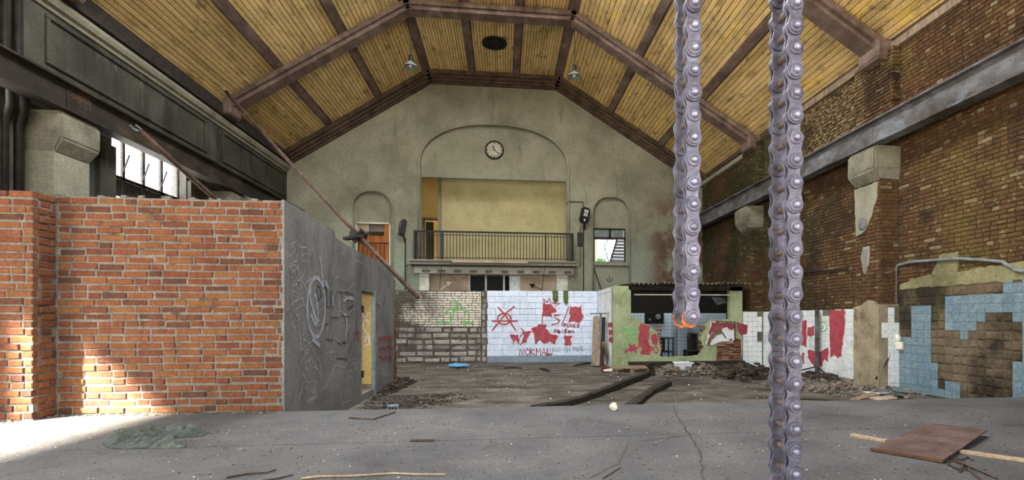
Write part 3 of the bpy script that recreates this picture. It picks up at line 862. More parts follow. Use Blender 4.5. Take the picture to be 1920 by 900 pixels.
# ---- ceiling: roof deck, planks, ribs and frames
bm = bmesh.new()
pts = [EL, KL, KR, ER]
SKY = (-2.45, 1.75, 1.7, 13.5)          # added skylight opening in the flat ridge: x0, x1, y0, y1
for (a, b) in ((EL, KL), (KR, ER)):
    slab(bm, [(a[0], a[1] + 0.08), (b[0], b[1] + 0.08), (b[0], b[1] + 0.25), (a[0], a[1] + 0.25)], [], lambda u, v, w: (u, YF + w, v), 0, YB - YF + 0.2)
slab(bm, [(KL[0], YF), (KR[0], YF), (KR[0], YB + 0.2), (KL[0], YB + 0.2)], [[(SKY[0], SKY[2]), (SKY[0], SKY[3]), (SKY[1], SKY[3]), (SKY[1], SKY[2])]], lambda u, v, w: (u, v, KL[1] + 0.08 + w), 0, 0.17)
ceiling = obj('ceiling', bm, M['beam_dark'], label='ochre plank ceiling rising to a flat ridge, with brown ribs', cat='ceiling', kind='structure')
T1, T2 = 15.15, 9.75
lst = []
ribs_x = []
for (a, b) in ((EL, KL), (KL, KR), (KR, ER)):
    A, Bv = Vector((a[0], 0, a[1])), Vector((b[0], 0, b[1]))
    xa = (Bv - A).normalized(); L = (Bv - A).length
    za = Vector((0, -1, 0)); ya = za.cross(xa)
    rot = Matrix((xa, ya, za)).transposed().to_4x4()
    for t in range(3):
        t0, t1 = L * t / 3 + 0.12, L * (t + 1) / 3 - 0.12
        n = 15
        for k in range(n):
            c = A + xa * (t0 + (t1 - t0) * (k + 0.5) / n)
            for (y0, y1) in (((13.5, T1), (T1, YB)) if a is KL else ((3.0, T2), (T2, T1), (T1, YB))):
                m = rot.copy(); m.translation = c + Vector((0, (y0 + y1) / 2, 0)) + ya * (0.045 + rnd.uniform(-0.004, 0.004))
                lst.append((m, (t1 - t0) / n - 0.014, 0.03, y1 - y0 - 0.01))
    for t in (0, 1, 2, 3):
        if t == 0 and a is not EL: continue
        w = 0.30 if (t in (0, 3)) else 0.2
        c = A + xa * (L * t / 3)
        bm = bmesh.new()
        m = rot.copy(); m.translation = c
        ys = 13.5 if (a is KL and t in (1, 2)) else 3.0
        bx(bm, -w / 2, w / 2, -0.03, 0.07, -(YB - 0.02), -ys, m)
        bx(bm, -w / 2 - 0.05, w / 2 + 0.05, 0.02, 0.07, -(YB - 0.02), -ys, m)
        obj('rib', bm, M['beam'], ceiling)
pieces(ceiling, 'plank', lst, M['plank'], 300, 0.006, 2)

sk = thing('window_7', 'unseen frosted skylight added in the flat ridge for overhead light', 'skylight', (-0.35, 7.6, 10.8), kind='structure')  # skylight added out of view to go with the overhead lamp
bm = bmesh.new()
for k in range(4):
    x = SKY[0] + (SKY[1] - SKY[0]) * k / 3; bx(bm, x - 0.04, x + 0.04, SKY[2], SKY[3], 10.78, 10.9)
for k in range(9):
    y = SKY[2] + (SKY[3] - SKY[2]) * k / 8; bx(bm, SKY[0], SKY[1], y - 0.03, y + 0.03, 10.78, 10.9)
obj('glazing_bars', bm, M['steel_black'], sk)
for i in range(3):
    for j in range(8):
        x0, x1 = SKY[0] + (SKY[1] - SKY[0]) * i / 3 + 0.04, SKY[0] + (SKY[1] - SKY[0]) * (i + 1) / 3 - 0.04
        y0, y1 = SKY[2] + (SKY[3] - SKY[2]) * j / 8 + 0.03, SKY[2] + (SKY[3] - SKY[2]) * (j + 1) / 8 - 0.03
        bm = bmesh.new(); bx(bm, x0, x1, y0, y1, 10.84, 10.85); obj('pane', bm, M['frosted'], sk)

def frame_beam(name, y, w, drops, mat, label, inset=0.0, right=True):
    """roof frame following the ceiling profile: stepped mouldings"""
    t = thing(name, label, 'roof beam', (0, y, 7.4), kind='structure')
    for (hw, d0, d1) in drops:
        for (a, b) in ((EL, KL), (KL, KR), (KR, ER)):
            A, Bv = Vector((a[0], y, a[1])), Vector((b[0], y, b[1]))
            if a is EL: A = A + (Bv - A).normalized() * 0.25
            if b is ER: Bv = Bv - (Bv - A).normalized() * 0.25
            xa = (Bv - A).normalized(); za = Vector((0, -1, 0)); ya = za.cross(xa)
            m = Matrix((xa, ya, za)).transposed().to_4x4(); m.translation = A
            bm = bmesh.new()
            bx(bm, -0.05, (Bv - A).length + 0.05, -d1, -d0, -hw, hw, m)
            obj('beam_member', bm, mat, t)
    for (P, sg) in ((EL, 1), (ER, -1)):
        bm = bmesh.new()
        x0 = P[0] + sg * 0.08
        bx(bm, x0, x0 + sg * 0.42, y - w - 0.08, y + w + 0.08, P[1] - 0.28, P[1] + 0.12)
        bmesh.ops.bevel(bm, geom=[e for e in bm.edges], offset=0.05, segments=1, affect='EDGES')
        obj('bearing_shoe', bm, mat, t)
    return t
frame_beam('trim_1', T1, 0.22, [(0.22, 0.03, 0.16), (0.13, 0.16, 0.24), (0.19, 0.24, 0.30)], M['beam'], 'brown moulded roof frame spanning the hall before the gable wall')
frame_beam('trim_2', T2, 0.22, [(0.22, 0.03, 0.16), (0.13, 0.16, 0.24), (0.19, 0.24, 0.30)], M['beam'], 'nearest roof frame, its end seen at the top right corner')
# cornice where ceiling meets the gable wall
t = thing('trim_3', 'dark stepped cornice along the top of the gable wall', 'cornice', (0, YB, 7.4), kind='structure')
for (dep, d0, d1) in ((0.42, -0.02, 0.13), (0.3, 0.13, 0.22), (0.2, 0.22, 0.30), (0.1, 0.30, 0.36)):
    for (a, b) in ((EL, KL), (KL, KR), (KR, ER)):
        A, Bv = Vector((a[0], YB, a[1])), Vector((b[0], YB, b[1]))
        xa = (Bv - A).normalized(); za = Vector((0, -1, 0)); ya = za.cross(xa)
        m = Matrix((xa, ya, za)).transposed().to_4x4(); m.translation = A
        bm = bmesh.new(); bx(bm, -0.02, (Bv - A).length + 0.02, -d1, -d0, 0.003, dep, m)
        obj('moulding', bm, M['beam_dark'], t)

# ---- right wall: mortar core with laid bricks, piers, tile dados
bm = bmesh.new()
slab(bm, [(YF, -0.1), (YB + 0.2, -0.1), (YB + 0.2, 7.3), (YF, 7.3)],
     [[(14.28, 6.66), (14.30, 6.88), (14.42, 6.97), (14.62, 6.90), (14.58, 6.68)]], FXR(XR), 0.0, 0.3)
wall_right = obj('wall_right', bm, M['wall_mortar'], label='weathered brown brick wall with piers and tile dado on the right', cat='wall', kind='structure')
CH = 0.0775
r = random.Random(11)
lst = []
dado = lambda y: 2.13 if y < 9.4 else 1.69
def keep(u, v):
    if v < dado(u): return False
    for (a, b) in PIL_Y:
        if a - 0.02 < u < b + 0.02: return False
    if 14.2 < u < 14.66 and 6.62 < v < 7.0: return False
    return True
for (u, v, w, h) in courses(6.2, YB, 0.0, 7.05, CH, (0.26, 0.135, 0.28), 0.012, r, keep):
    lst.append((mXR(XR - 0.004 + r.uniform(-0.004, 0.004), u, v), w, 0.03, h))
PD = 0.42
pier_bricks = []
for k, (a, b) in enumerate(PIL_Y):
    zt = 4.22 if k == 0 else 4.22
    p = None
    bm = bmesh.new(); bx(bm, XR - PD + 0.012, XR + 0.02, a + 0.012, b - 0.012, -0.1, 4.4)
    p = obj('pier', bm, M['wall_mortar'], wall_right)
    bm = bmesh.new()
    z0, z1, z2 = 4.22, 4.45, Zb0
    ring = []
    for (dx, dy, z) in ((0, 0, z0), (0.16, 0.05, z1), (0.16, 0.05, z2 - 0.06), (0.10, 0.0, z2)):
        x1 = XR - (PD + dx)
        ring.append([bm.verts.new(q) for q in ((XR + 0.02, a - dy, z), (x1, a - dy, z), (x1, b + dy, z), (XR + 0.02, b + dy, z))])
    for A, Bv in zip(ring[:-1], ring[1:]):
        for q in range(4):
            bm.faces.new((A[q], A[(q + 1) % 4], Bv[(q + 1) % 4], Bv[q]))
    bm.faces.new(ring[0][::-1]); bm.faces.new(ring[-1])
    bmesh.ops.bevel(bm, geom=[e for e in bm.edges], offset=0.03, segments=2, affect='EDGES')
    for v in bm.verts:
        v.co += Vector((rnd.uniform(-.012, .012), rnd.uniform(-.012, .012), rnd.uniform(-.012, .012)))
    obj('corbel', bm, M['stone'], wall_right, label='chipped concrete corbel under the crane rail')
    z0 = 1.72 if k == 0 else 0.0
    pl = []
    for (u, v, w, h) in courses(a, b, z0, zt, CH, (0.26, 0.135, 0.35), 0.012, r):
        pl.append((mXR(XR - PD + 0.008, u, v), w, 0.03, h))
    for (u, v, w, h) in courses(XR - PD + 0.012, XR - 0.02, z0, zt, CH, (0.26, 0.135, 0.5), 0.012, r):
        pl.append((mY(u, a + 0.008, v), w, 0.03, h))
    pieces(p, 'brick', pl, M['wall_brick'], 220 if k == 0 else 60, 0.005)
    # shallow upper pilaster above the rail
    up = []
    for (u, v, w, h) in courses(a - 0.05, b + 0.35, Zb1 + 0.1, 6.95, CH, (0.26, 0.135, 0.55), 0.012, r):
        up.append((mXR(XR - 0.10, u, v), w, 0.16, h))
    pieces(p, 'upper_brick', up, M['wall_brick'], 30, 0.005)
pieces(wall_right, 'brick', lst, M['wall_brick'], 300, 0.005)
bm = bmesh.new(); bx(bm, XR - 0.16, XR, 15.5, YB, 6.72, 6.86)
obj('ledge', bm, M['plaster_pale'], wall_right, label='pale plaster ledge under the eaves')
bm = bmesh.new(); bx(bm, XR - 0.10, XR, 4.0, 14.2, 6.90, 7.05)
obj('wall_plate', bm, M['wood'], wall_right)

# corbel plaster and patches on the near pier
bm = bmesh.new()
pp = rough_poly([(9.40, 4.20), (9.42, 3.9), (9.55, 3.55), (9.75, 3.28), (10.02, 3.18), (10.07, 4.2)], 0.08, 0.015, 3)
slab(bm, pp, [], FXR(XR - PD - 0.012), -0.012, 0.008)
obj('plaster_patch', bm, M['plaster_pale'], wall_right, label='cream plaster remnant below the corbel')
bm = bmesh.new()
lathe(bm, [(0.0, -0.02), (0.10, -0.018), (0.13, 0.0)], (XR - PD - 0.024, 9.82, 3.42), 'X', 14)
obj('cement_dab', bm, M['cement'], wall_right, smooth=True)
bm = bmesh.new()
pp = rough_poly([(9.72, 2.36), (9.62, 2.7), (9.62, 2.93), (9.80, 2.95), (9.88, 2.75), (9.80, 2.40)], 0.06, 0.012, 5)
slab(bm, pp, [], FXR(XR - PD - 0.012), -0.012, 0.008)
obj('plaster_patch', bm, M['plaster_pale'], wall_right, label='pale plaster remnant halfway up the pier')
bm = bmesh.new()
pp = rough_poly([(9.72, 2.40), (9.69, 2.7), (9.66, 2.90), (9.80, 2.90), (9.80, 2.55)], 0.06, 0.012, 6)
slab(bm, pp, [], FXR(XR - PD - 0.026), -0.006, 0.002)
obj('cement_dab', bm, M['cement'], wall_right)
# rendered foot of the near pier
bm = bmesh.new()
a, b = PIL_Y[0]
pp = rough_poly([(a, -0.05), (a, 1.70), (a + 0.12, 1.80), (a + 0.3, 1.83), (a + 0.5, 1.74), (b, 1.69), (b, -0.05)], 0.12, 0.012, 8)
slab(bm, pp, [], FXR(XR - PD), -0.035, 0.01)
obj('render_patch', bm, M['cement_patch'], wall_right, label='rough grey-brown render at the foot of the pier')
bm = bmesh.new(); bx(bm, XR - PD, XR, a - 0.012, a + 0.02, 0, 1.74)
obj('render_patch', bm, M['cement_patch'], wall_right)

# ---- tile dados
TS = 0.152
# blue dado: which tiles are left, read off the photograph by region
BLUE = [[(1714, 567), (1740, 567), (1740, 630), (1714, 630)],
        [(1672, 628), (1752, 630), (1752, 678), (1763, 679), (1763, 722), (1804, 724), (1804, 752), (1672, 755)],
        [(1778, 549), (1925, 544), (1925, 602), (1901, 602), (1901, 583), (1852, 583), (1852, 601), (1837, 601), (1837, 617), (1821, 617), (1821, 635), (1805, 635), (1805, 617), (1778, 617)],
        [(1885, 522), (1925, 520), (1925, 543), (1885, 543)],
        [(1898, 676), (1925, 676), (1925, 755), (1898, 755)],
        [(1917, 600), (1990, 600), (1990, 680), (1917, 680)],
        [(1920, 500), (2400, 400), (2400, 900), (1920, 900)]]
def inside(p, poly):
    x, y = p; c = False; n = len(poly)
    for i in range(n):
        (x1, y1), (x2, y2) = poly[i], poly[(i + 1) % n]
        if (y1 > y) != (y2 > y) and x < (x2 - x1) * (y - y1) / (y2 - y1) + x1: c = not c
    return c
bm = bmesh.new(); bx(bm, XR - 0.02, XR, 6.0, 9.36, -0.1, 2.05)
dado_b = obj('tile_dado', bm, M['tile_bed'], wall_right, label='pale blue tile dado with most tiles fallen off')
blue, bed = [], []
y = 9.32
while y > 6.4:
    for k in range(14):
        z = 0.02 + (k + 0.5) * TS
        c = (XR - 0.02, y - TS / 2, z)
        pxy = to_px(c)
        if any(inside(pxy, q) for q in BLUE):
            blue.append((mXR(XR - 0.026 + r.uniform(-.001, .001), c[1], z), TS - 0.004, 0.016, TS - 0.004))
        elif k < 13:
            bed.append((mXR(XR - 0.020 + r.uniform(-.01, .006), c[1], z), TS - 0.012 - r.choice((0, 0, .02)), 0.03, TS - 0.012 - r.choice((0, 0, .02))))
    y -= TS
pieces(dado_b, 'tile', blue, M['tile_blue'], 300, 0.002, 2)
pieces(dado_b, 'mortar_square', bed, M['tile_bed'], 300, 0.019, 8)
# plaster above the dado
bm = bmesh.new()
pp = rough_poly([(6.4, 2.03), (6.4, 2.32), (7.4, 2.30), (8.0, 2.27), (8.0, 2.62), (8.35, 2.60), (8.45, 2.42), (8.55, 2.28), (8.9, 2.22), (9.32, 2.12), (9.32, 2.03)], 0.1, 0.014, 12)
slab(bm, pp, [], FXR(XR), -0.034, 0.01)
obj('plaster_patch', bm, M['dirty_plaster'], wall_right, label='greenish plaster strip above the blue tiles')
# white dado in the next bay
bm = bmesh.new(); bx(bm, XR - 0.02, XR, 10.08, 14.72, -0.1, 1.66)
dado_w = obj('tile_dado', bm, M['grout'], wall_right, label='white tile dado with red smears behind the hanging chain')
tl = []
y = 10.12
while y < 14.55:
    for k in range(11):
        if k == 10 and 11.25 < y < 11.75: continue
        tl.append((mXR(XR - 0.026, y + TS / 2, 0.0 + (k + 0.5) * TS), TS - 0.004, 0.016, TS - 0.004))
    y += TS
pieces(dado_w, 'tile', tl, M['tile_white'], 300, 0.002, 1)
# white tile strip on the side of the near pier
bm = bmesh.new(); bx(bm, XR - 0.27, XR - 0.02, PIL_Y[0][0] - 0.022, PIL_Y[0][0] - 0.01, 0, 1.70)
strip = obj('tile_strip', bm, M['grout'], wall_right, label='narrow white tile strip on the pier side')
tl = [(mY(XR - 0.20 + (k % 2) * 0.0, PIL_Y[0][0] - 0.026, (k + 0.5) * TS), 0.135, 0.012, TS - 0.004) for k in range(11)]
tl += [(mY(XR - 0.075, PIL_Y[0][0] - 0.026, (k + 0.5) * TS), 0.10, 0.012, TS - 0.004) for k in range(9)]
tl += [(mY(XR - 0.335, PIL_Y[0][0] - 0.026, (k + 0.5) * TS), 0.125, 0.012, TS - 0.004) for k in (7, 8)]
pieces(strip, 'tile', tl, M['tile_white'], 60, 0.002, 1)

# red smears and a green mark on the white dado
def dab(polys, mat, frame, parent, label, off=0.004, seed=1, step=0.06, amp=0.02):
    bm = bmesh.new()
    for k, p in enumerate(polys):
        pp = rough_poly(p, step, amp, seed + k)
        tris = tessellate_polygon([[Vector((q[0], q[1], 0)) for q in pp]])
        vs = [bm.verts.new(frame(q[0], q[1], -off)) for q in pp]
        for t in tris:
            try: bm.faces.new([vs[i] for i in t])
            except ValueError: pass
    return obj('graffiti', bm, mat, parent, label=label)
XT = XR - 0.034
PX = lambda pts: [onX(x, y, XT) for x, y in pts]
dab([PX([(1556, 581), (1585, 581), (1584, 610), (1580, 650), (1578, 668), (1572, 672), (1565, 665), (1557, 672), (1556, 630)]),
     PX([(1504, 601), (1513, 600), (1512, 650), (1504, 648)]), PX([(1515, 614), (1527, 611), (1527, 630), (1514, 630)]),
     PX([(1504, 660), (1508, 660), (1508, 682), (1504, 682)]), PX([(1515, 657), (1529, 658), (1529, 688), (1524, 684), (1515, 672)]),
     PX([(1536, 660), (1554, 652), (1553, 680), (1546, 672), (1541, 689), (1537, 686)])],
    M['red_paint'], FXR(XT), dado_w, 'red paint smears')
bm = bmesh.new()
cy, cz = onX(1543, 613, XT)
ribbons(bm, [[(cy + 0.16 * math.cos(a * .5), cz + 0.12 * math.sin(a * .5)) for a in range(13)], PX([(1540, 610), (1545, 613), (1541, 617)])], 0.03, FXR(XT), 0.004)
obj('graffiti', bm, M['green_paint'], dado_w, label='small green spray ring')
# ------------------------------------------------------------------ red brick partition and its rendered return wall
XG = -2.46                      # rendered face
ZT = 2.775                      # top of the partition
YW = YS + 0.0                   # brick face
bm = bmesh.new()
bx(bm, XL + 0.02, XG - 0.02, YW + 0.009, YW + 0.24, 0.0, ZT - 0.02)
pier_x = onY(62, 570, YW - 0.27)[0]
bx(bm, XL + 0.02, pier_x - 0.012, YW - 0.258, YW + 0.012, ZF, ZT - 0.09)
wall_brick = obj('wall_brick_partition', bm, M['mortar'], label='orange red brick partition wall with a projecting pier at its left', cat='wall', kind='structure')
r = random.Random(5)
CB = 0.0783
main, pierb = [], []
for (u, v, w, h) in courses(pier_x + 0.005, XG - 0.004, ZF + 0.005, ZT, CB, (0.262, 0.138, 0.64), 0.017, r, jit=0.007):
    if v > ZT - 0.08 and r.random() < 0.05: continue
    m = mY(u, YW + 0.03 + r.uniform(-0.007, 0.006), v, r.uniform(-0.012, 0.012))
    main.append((m, w, 0.06, h))
front_x0 = -6.2
for (u, v, w, h) in courses(front_x0, pier_x, ZF + 0.005, ZT - 0.07, CB, (0.262, 0.138, 0.6), 0.017, r, jit=0.006):
    pierb.append((mY(u, YW - 0.27 + 0.03 + r.uniform(-0.006, 0.006), v, r.uniform(-0.012, 0.012)), w, 0.06, h))
for (u, v, w, h) in courses(YW - 0.27 + 0.062, YW + 0.005, ZF + 0.005, ZT - 0.07, CB, (0.26, 0.135, 0.35), 0.014, r, jit=0.006):
    pierb.append((mXL(pier_x - 0.03 + r.uniform(-0.006, 0.006), u, v), w, 0.06, h))
pieces(wall_brick, 'brick', main + pierb, M['red_brick'], 300, 0.007, 5)
# crumbs of mortar on top course
bm = bmesh.new()
for k in range(25):
    x = r.uniform(-5.4, XG - 0.1)
    s = r.uniform(0.015, 0.04)
    bx(bm, x - s, x + s, YW + 0.02 + r.uniform(0, .15), YW + 0.05 + r.uniform(0, .15) + s, ZT - 0.02, ZT + r.uniform(0.0, 0.02), jit=0.008)
obj('mortar_crumbs', bm, M['mortar'], wall_brick, kind='stuff')

# rendered return wall (faces the open hall)
YE = onX(740, 500, XG)[0]
dy0, dy1 = onX(677, 600, XG)[0], onX(702, 600, XG)[0]
dz1 = onX(677, 545, XG)[1]
top = [(YS + 0.0, ZT), (6.5, ZT - 0.005), (6.9, ZT - 0.03), (7.3, ZT - 0.02), (7.75, ZT - 0.05), (7.78, ZT - 0.14), (8.3, ZT - 0.17), (9.2, ZT - 0.19), (10.4, ZT - 0.20), (11.6, ZT - 0.22), (YE - 0.15, ZT - 0.24), (YE - 0.02, ZT - 0.3)]
end = [(YE, ZT - 0.6), (YE - 0.06, 1.9), (YE + 0.02, 1.5), (YE - 0.1, 1.1), (YE - 0.02, 0.7), (YE - 0.15, 0.3), (YE - 0.1, -0.05)]
bm = bmesh.new()
slab(bm, [(YS + 0.0, -0.05)] + top + end, [[(dy0, 0.12), (dy0, dz1), (dy1, dz1), (dy1, 0.12)][::-1]], FXL(XG), 0.0, 0.03)
wall_grey = obj('wall_rendered_partition', bm, M['cement'], label='dark grey rendered partition wall scratched with chalk graffiti', cat='wall', kind='structure')
bm = bmesh.new()
core_top = [(y, z - 0.012) for (y, z) in top[:-1]]
slab(bm, [(YS + 0.25, -0.05)] + core_top + [(YE + 0.22, ZT - 0.5), (YE + 0.30, 1.2), (YE + 0.34, 0.4), (YE + 0.36, -0.05)],
     [[(dy0 - 0.02, 0.1), (dy0 - 0.02, dz1), (dy1 + 0.06, dz1), (dy1 + 0.06, 0.1)][::-1]], FXL(XG - 0.03), 0.002, 0.20)
obj('brick_core', bm, M['mortar'], wall_grey)
bl = []
rr = random.Random(3)
for (u, v, w, h) in courses(YE - 0.25, YE + 0.32, 0.0, ZT - 0.4, CB, (0.26, 0.135, 0.6), 0.014, rr):
    if u + w / 2 > YE + 0.36 - (v / ZT) * 0.18: continue
    bl.append((mXL(XG - 0.022, u, v), w, 0.02, h))
pieces(wall_grey, 'brick', bl, M['red_brick'], 80, 0.006, 3, label='exposed red brick at the broken wall end')

# doorway
d = thing('door_1', 'narrow doorway in the grey wall with a blue-grey steel jamb', 'door', (XG, dy0, 0.12), kind='structure')
bm = bmesh.new()
bx(bm, XG - 0.028, XG + 0.014, dy1 - 0.05, dy1 + 0.05, 0.0, dz1 + 0.05)
obj('jamb', bm, M['door_blue'], d)
bm = bmesh.new(); bx(bm, XG - 0.2, XG + 0.012, dy0 - 0.02, dy1 + 0.05, dz1 + 0.001, dz1 + 0.05)
obj('lintel', bm, M['cement'], d)
bm = bmesh.new(); bx(bm, XG - 0.2, XG + 0.008, dy0 - 0.03, dy0 + 0.02, 0.0, dz1)
obj('jamb', bm, M['cement'], d)
for z in (0.42, 1.55):
    bm = bmesh.new(); bx(bm, XG + 0.008, XG + 0.035, dy0 - 0.03, dy0 + 0.05, z, z + 0.12)
    obj('hinge', bm, M['iron'], d)
# yellow wall inside the little room
YI = dy1 + 0.015
bm = bmesh.new(); bx(bm, XG - 1.6, XG - 0.032, YI, YI + 0.04, 0.0, 2.3)
wi = obj('wall_inner_room', bm, M['yellow_warm'], label='yellow painted wall seen through the doorway', cat='wall', kind='structure')
bm = bmesh.new(); bx(bm, XG - 1.6, XG - 0.034, YI - 0.015, YI - 0.001, 0.0, 0.2)
obj('baseboard', bm, M['wood'], wi)
SI = lambda pts: [onY(x, y, YI) for x, y in pts]
bm = bmesh.new()
ribbons(bm, [SI([(679, 588), (692, 606)]), SI([(691, 585), (680, 610)]), SI([(680, 612), (690, 628), (684, 640)]), SI([(683, 632), (692, 630), (693, 645), (685, 648)])], 0.03, FY(YI), 0.004)
obj('graffiti', bm, M['chip_white'], wi, label='white crossed scrawl')

# ---- graffiti on the rendered wall
GF = FXL(XG)
G = lambda pts: [onX(x, y, XG) for x, y in pts]
def gz(pts):           # pixels of the 2.5x study crop that starts at (530, 420)
    return G([(530 + x / 2.5, 420 + y / 2.5) for x, y in pts])
bm = bmesh.new()
chalk = [
 [(62, 80), (38, 95), (60, 120), (36, 150)], [(75, 105), (105, 110)], [(88, 108), (86, 165)], [(110, 110), (92, 112), (90, 175), (112, 172)], [(92, 142), (108, 140)],
 [(118, 185), (120, 112), (130, 150), (142, 115), (146, 190)],
 [(42, 205), (44, 300), (62, 250), (42, 205)], [(60, 300), (72, 215), (84, 300)], [(65, 265), (80, 262)], [(88, 215), (90, 305)], [(104, 215), (90, 262), (106, 305)],
 [(38, 310), (80, 330), (40, 380), (70, 440), (85, 590), (120, 560), (150, 545)], [(45, 315), (38, 330), (50, 420)],
 [(55, 365), (90, 345)], [(58, 400), (88, 380)], [(62, 430), (80, 415), (70, 460)], [(85, 470), (100, 460), (95, 500)], [(88, 520), (104, 512)],
 [(85, 590), (82, 655), (130, 565), (175, 660), (195, 775), (245, 660)], [(100, 540), (118, 560), (100, 600), (118, 610)],
 [(245, 660), (290, 675), (310, 640), (335, 560)], [(255, 330), (300, 310), (340, 275)], [(262, 370), (300, 345), (335, 345)], [(280, 440), (330, 400)],
 [(330, 350), (338, 440), (310, 560), (285, 600)], [(268, 400), (300, 440), (290, 520), (318, 470)],
 [(110, 735), (112, 790)], [(110, 735), (126, 745), (112, 762), (130, 790)], [(136, 790), (134, 735)], [(142, 735), (158, 735), (140, 790), (160, 788)],
 [(108, 835), (165, 800)], [(118, 842), (160, 812)], [(105, 640), (106, 680), (118, 678)], [(124, 640), (126, 678), (138, 642), (142, 676)], [(150, 640), (152, 672)],
 [(275, 760), (278, 700), (292, 740), (300, 690), (302, 752)], [(308, 690), (310, 745)], [(308, 690), (322, 688)], [(308, 718), (320, 716)], [(330, 680), (322, 720)],
 [(272, 780), (275, 830), (285, 850)], [(292, 770), (290, 830), (302, 800)], [(312, 770), (314, 820)],
 [(385, 190), (388, 300)], [(400, 180), (398, 290)], [(425, 180), (428, 290)], [(438, 200), (440, 310)],
 [(320, 640), (335, 630)], [(318, 660), (338, 648)], [(170, 150), (188, 260)], [(210, 480), (195, 660)], [(225, 500), (205, 640)], [(238, 530), (215, 650)], [(215, 600), (240, 600)]]
rc = random.Random(31)
for _k in range(36):
    x, y = rc.uniform(30, 340), rc.uniform(100, 840)
    a_ = rc.uniform(-1.2, 1.2) + 1.57; l_ = rc.uniform(15, 60)
    chalk.append([(x, y), (x + l_ * .5 * math.cos(a_) + rc.uniform(-8, 8), y + l_ * .5 * math.sin(a_)), (x + l_ * math.cos(a_), y + l_ * math.sin(a_))])
ribbons(bm, [gz(l) for l in chalk], 0.010, GF, 0.003)
obj('graffiti', bm, M['chalk'], wall_grey, label='thin white chalk scrawls')
bm = bmesh.new()
ov = [(118 + 38 + 42 * math.cos(a), 390 + 140 * math.sin(a)) for a in [i * math.pi / 10 for i in range(21)]]
spray = [ov, [(130, 260), (128, 350), (150, 430), (160, 460), (165, 420), (158, 350), (150, 330)], [(175, 160), (182, 230), (190, 290)], [(135, 430), (150, 470), (168, 450)],
         [(200, 270), (212, 300)], [(140, 540), (170, 570)], [(232, 340), (238, 380)], [(288, 360), (300, 345), (330, 350)], [(290, 420), (300, 480), (290, 540)]]
ribbons(bm, [gz(l) for l in spray], 0.055, GF, 0.002)
obj('graffiti', bm, M['spray_white'], wall_grey, label='thick pale blue-white spray loop')
bm = bmesh.new()
blackl = [[(160, 290), (162, 360), (180, 340), (172, 295), (160, 290)], [(188, 300), (205, 298)], [(205, 300), (206, 390), (222, 388), (226, 310)],
          [(232, 310), (234, 400), (252, 315), (255, 400)], [(258, 320), (300, 318)], [(276, 320), (278, 420)], [(300, 322), (302, 400), (330, 380), (328, 330), (300, 322)],
          [(228, 438), (262, 440)], [(270, 432), (312, 436)], [(195, 470), (210, 470)], [(200, 540), (235, 545)], [(250, 630), (300, 632)], [(260, 560), (295, 555), (290, 600)],
          [(470, 330), (480, 380)], [(484, 335), (468, 385)]]
ribbons(bm, [gz(l) for l in blackl], 0.016, GF, 0.004)
obj('graffiti', bm, M['black_paint'], wall_grey, label='black marker lettering')
bm = bmesh.new()
redl = [[(338, 550), (345, 450), (356, 550)], [(336, 510), (360, 508)], [(440, 370), (452, 390), (442, 400)], [(440, 470), (450, 480), (440, 510)]]
rg = random.Random(9)
for row in range(3):
    for k in range(8):
        x = 448 + k * 8.5; y = 545 + row * 45 - k * 1.5
        redl.append([(x, y - 15), (x + rg.uniform(-2, 4), y + 18)]); redl.append([(x, y + rg.uniform(-14, 10)), (x + 7, y + rg.uniform(-14, 10))])
ribbons(bm, [gz(l) for l in redl], 0.03, GF, 0.004)
obj('graffiti', bm, M['dark_red_paint'], wall_grey, label='dark red scribbled words')
bm = bmesh.new()
ribbons(bm, [gz([(455 + k * 7, 690 + rg.uniform(0, 20)), (458 + k * 7, 725 - rg.uniform(0, 20)), (462 + k * 7, 700)]) for k in range(7)], 0.02, GF, 0.004)
obj('graffiti', bm, M['spray_white'], wall_grey, label='pale scribble by the wall end')

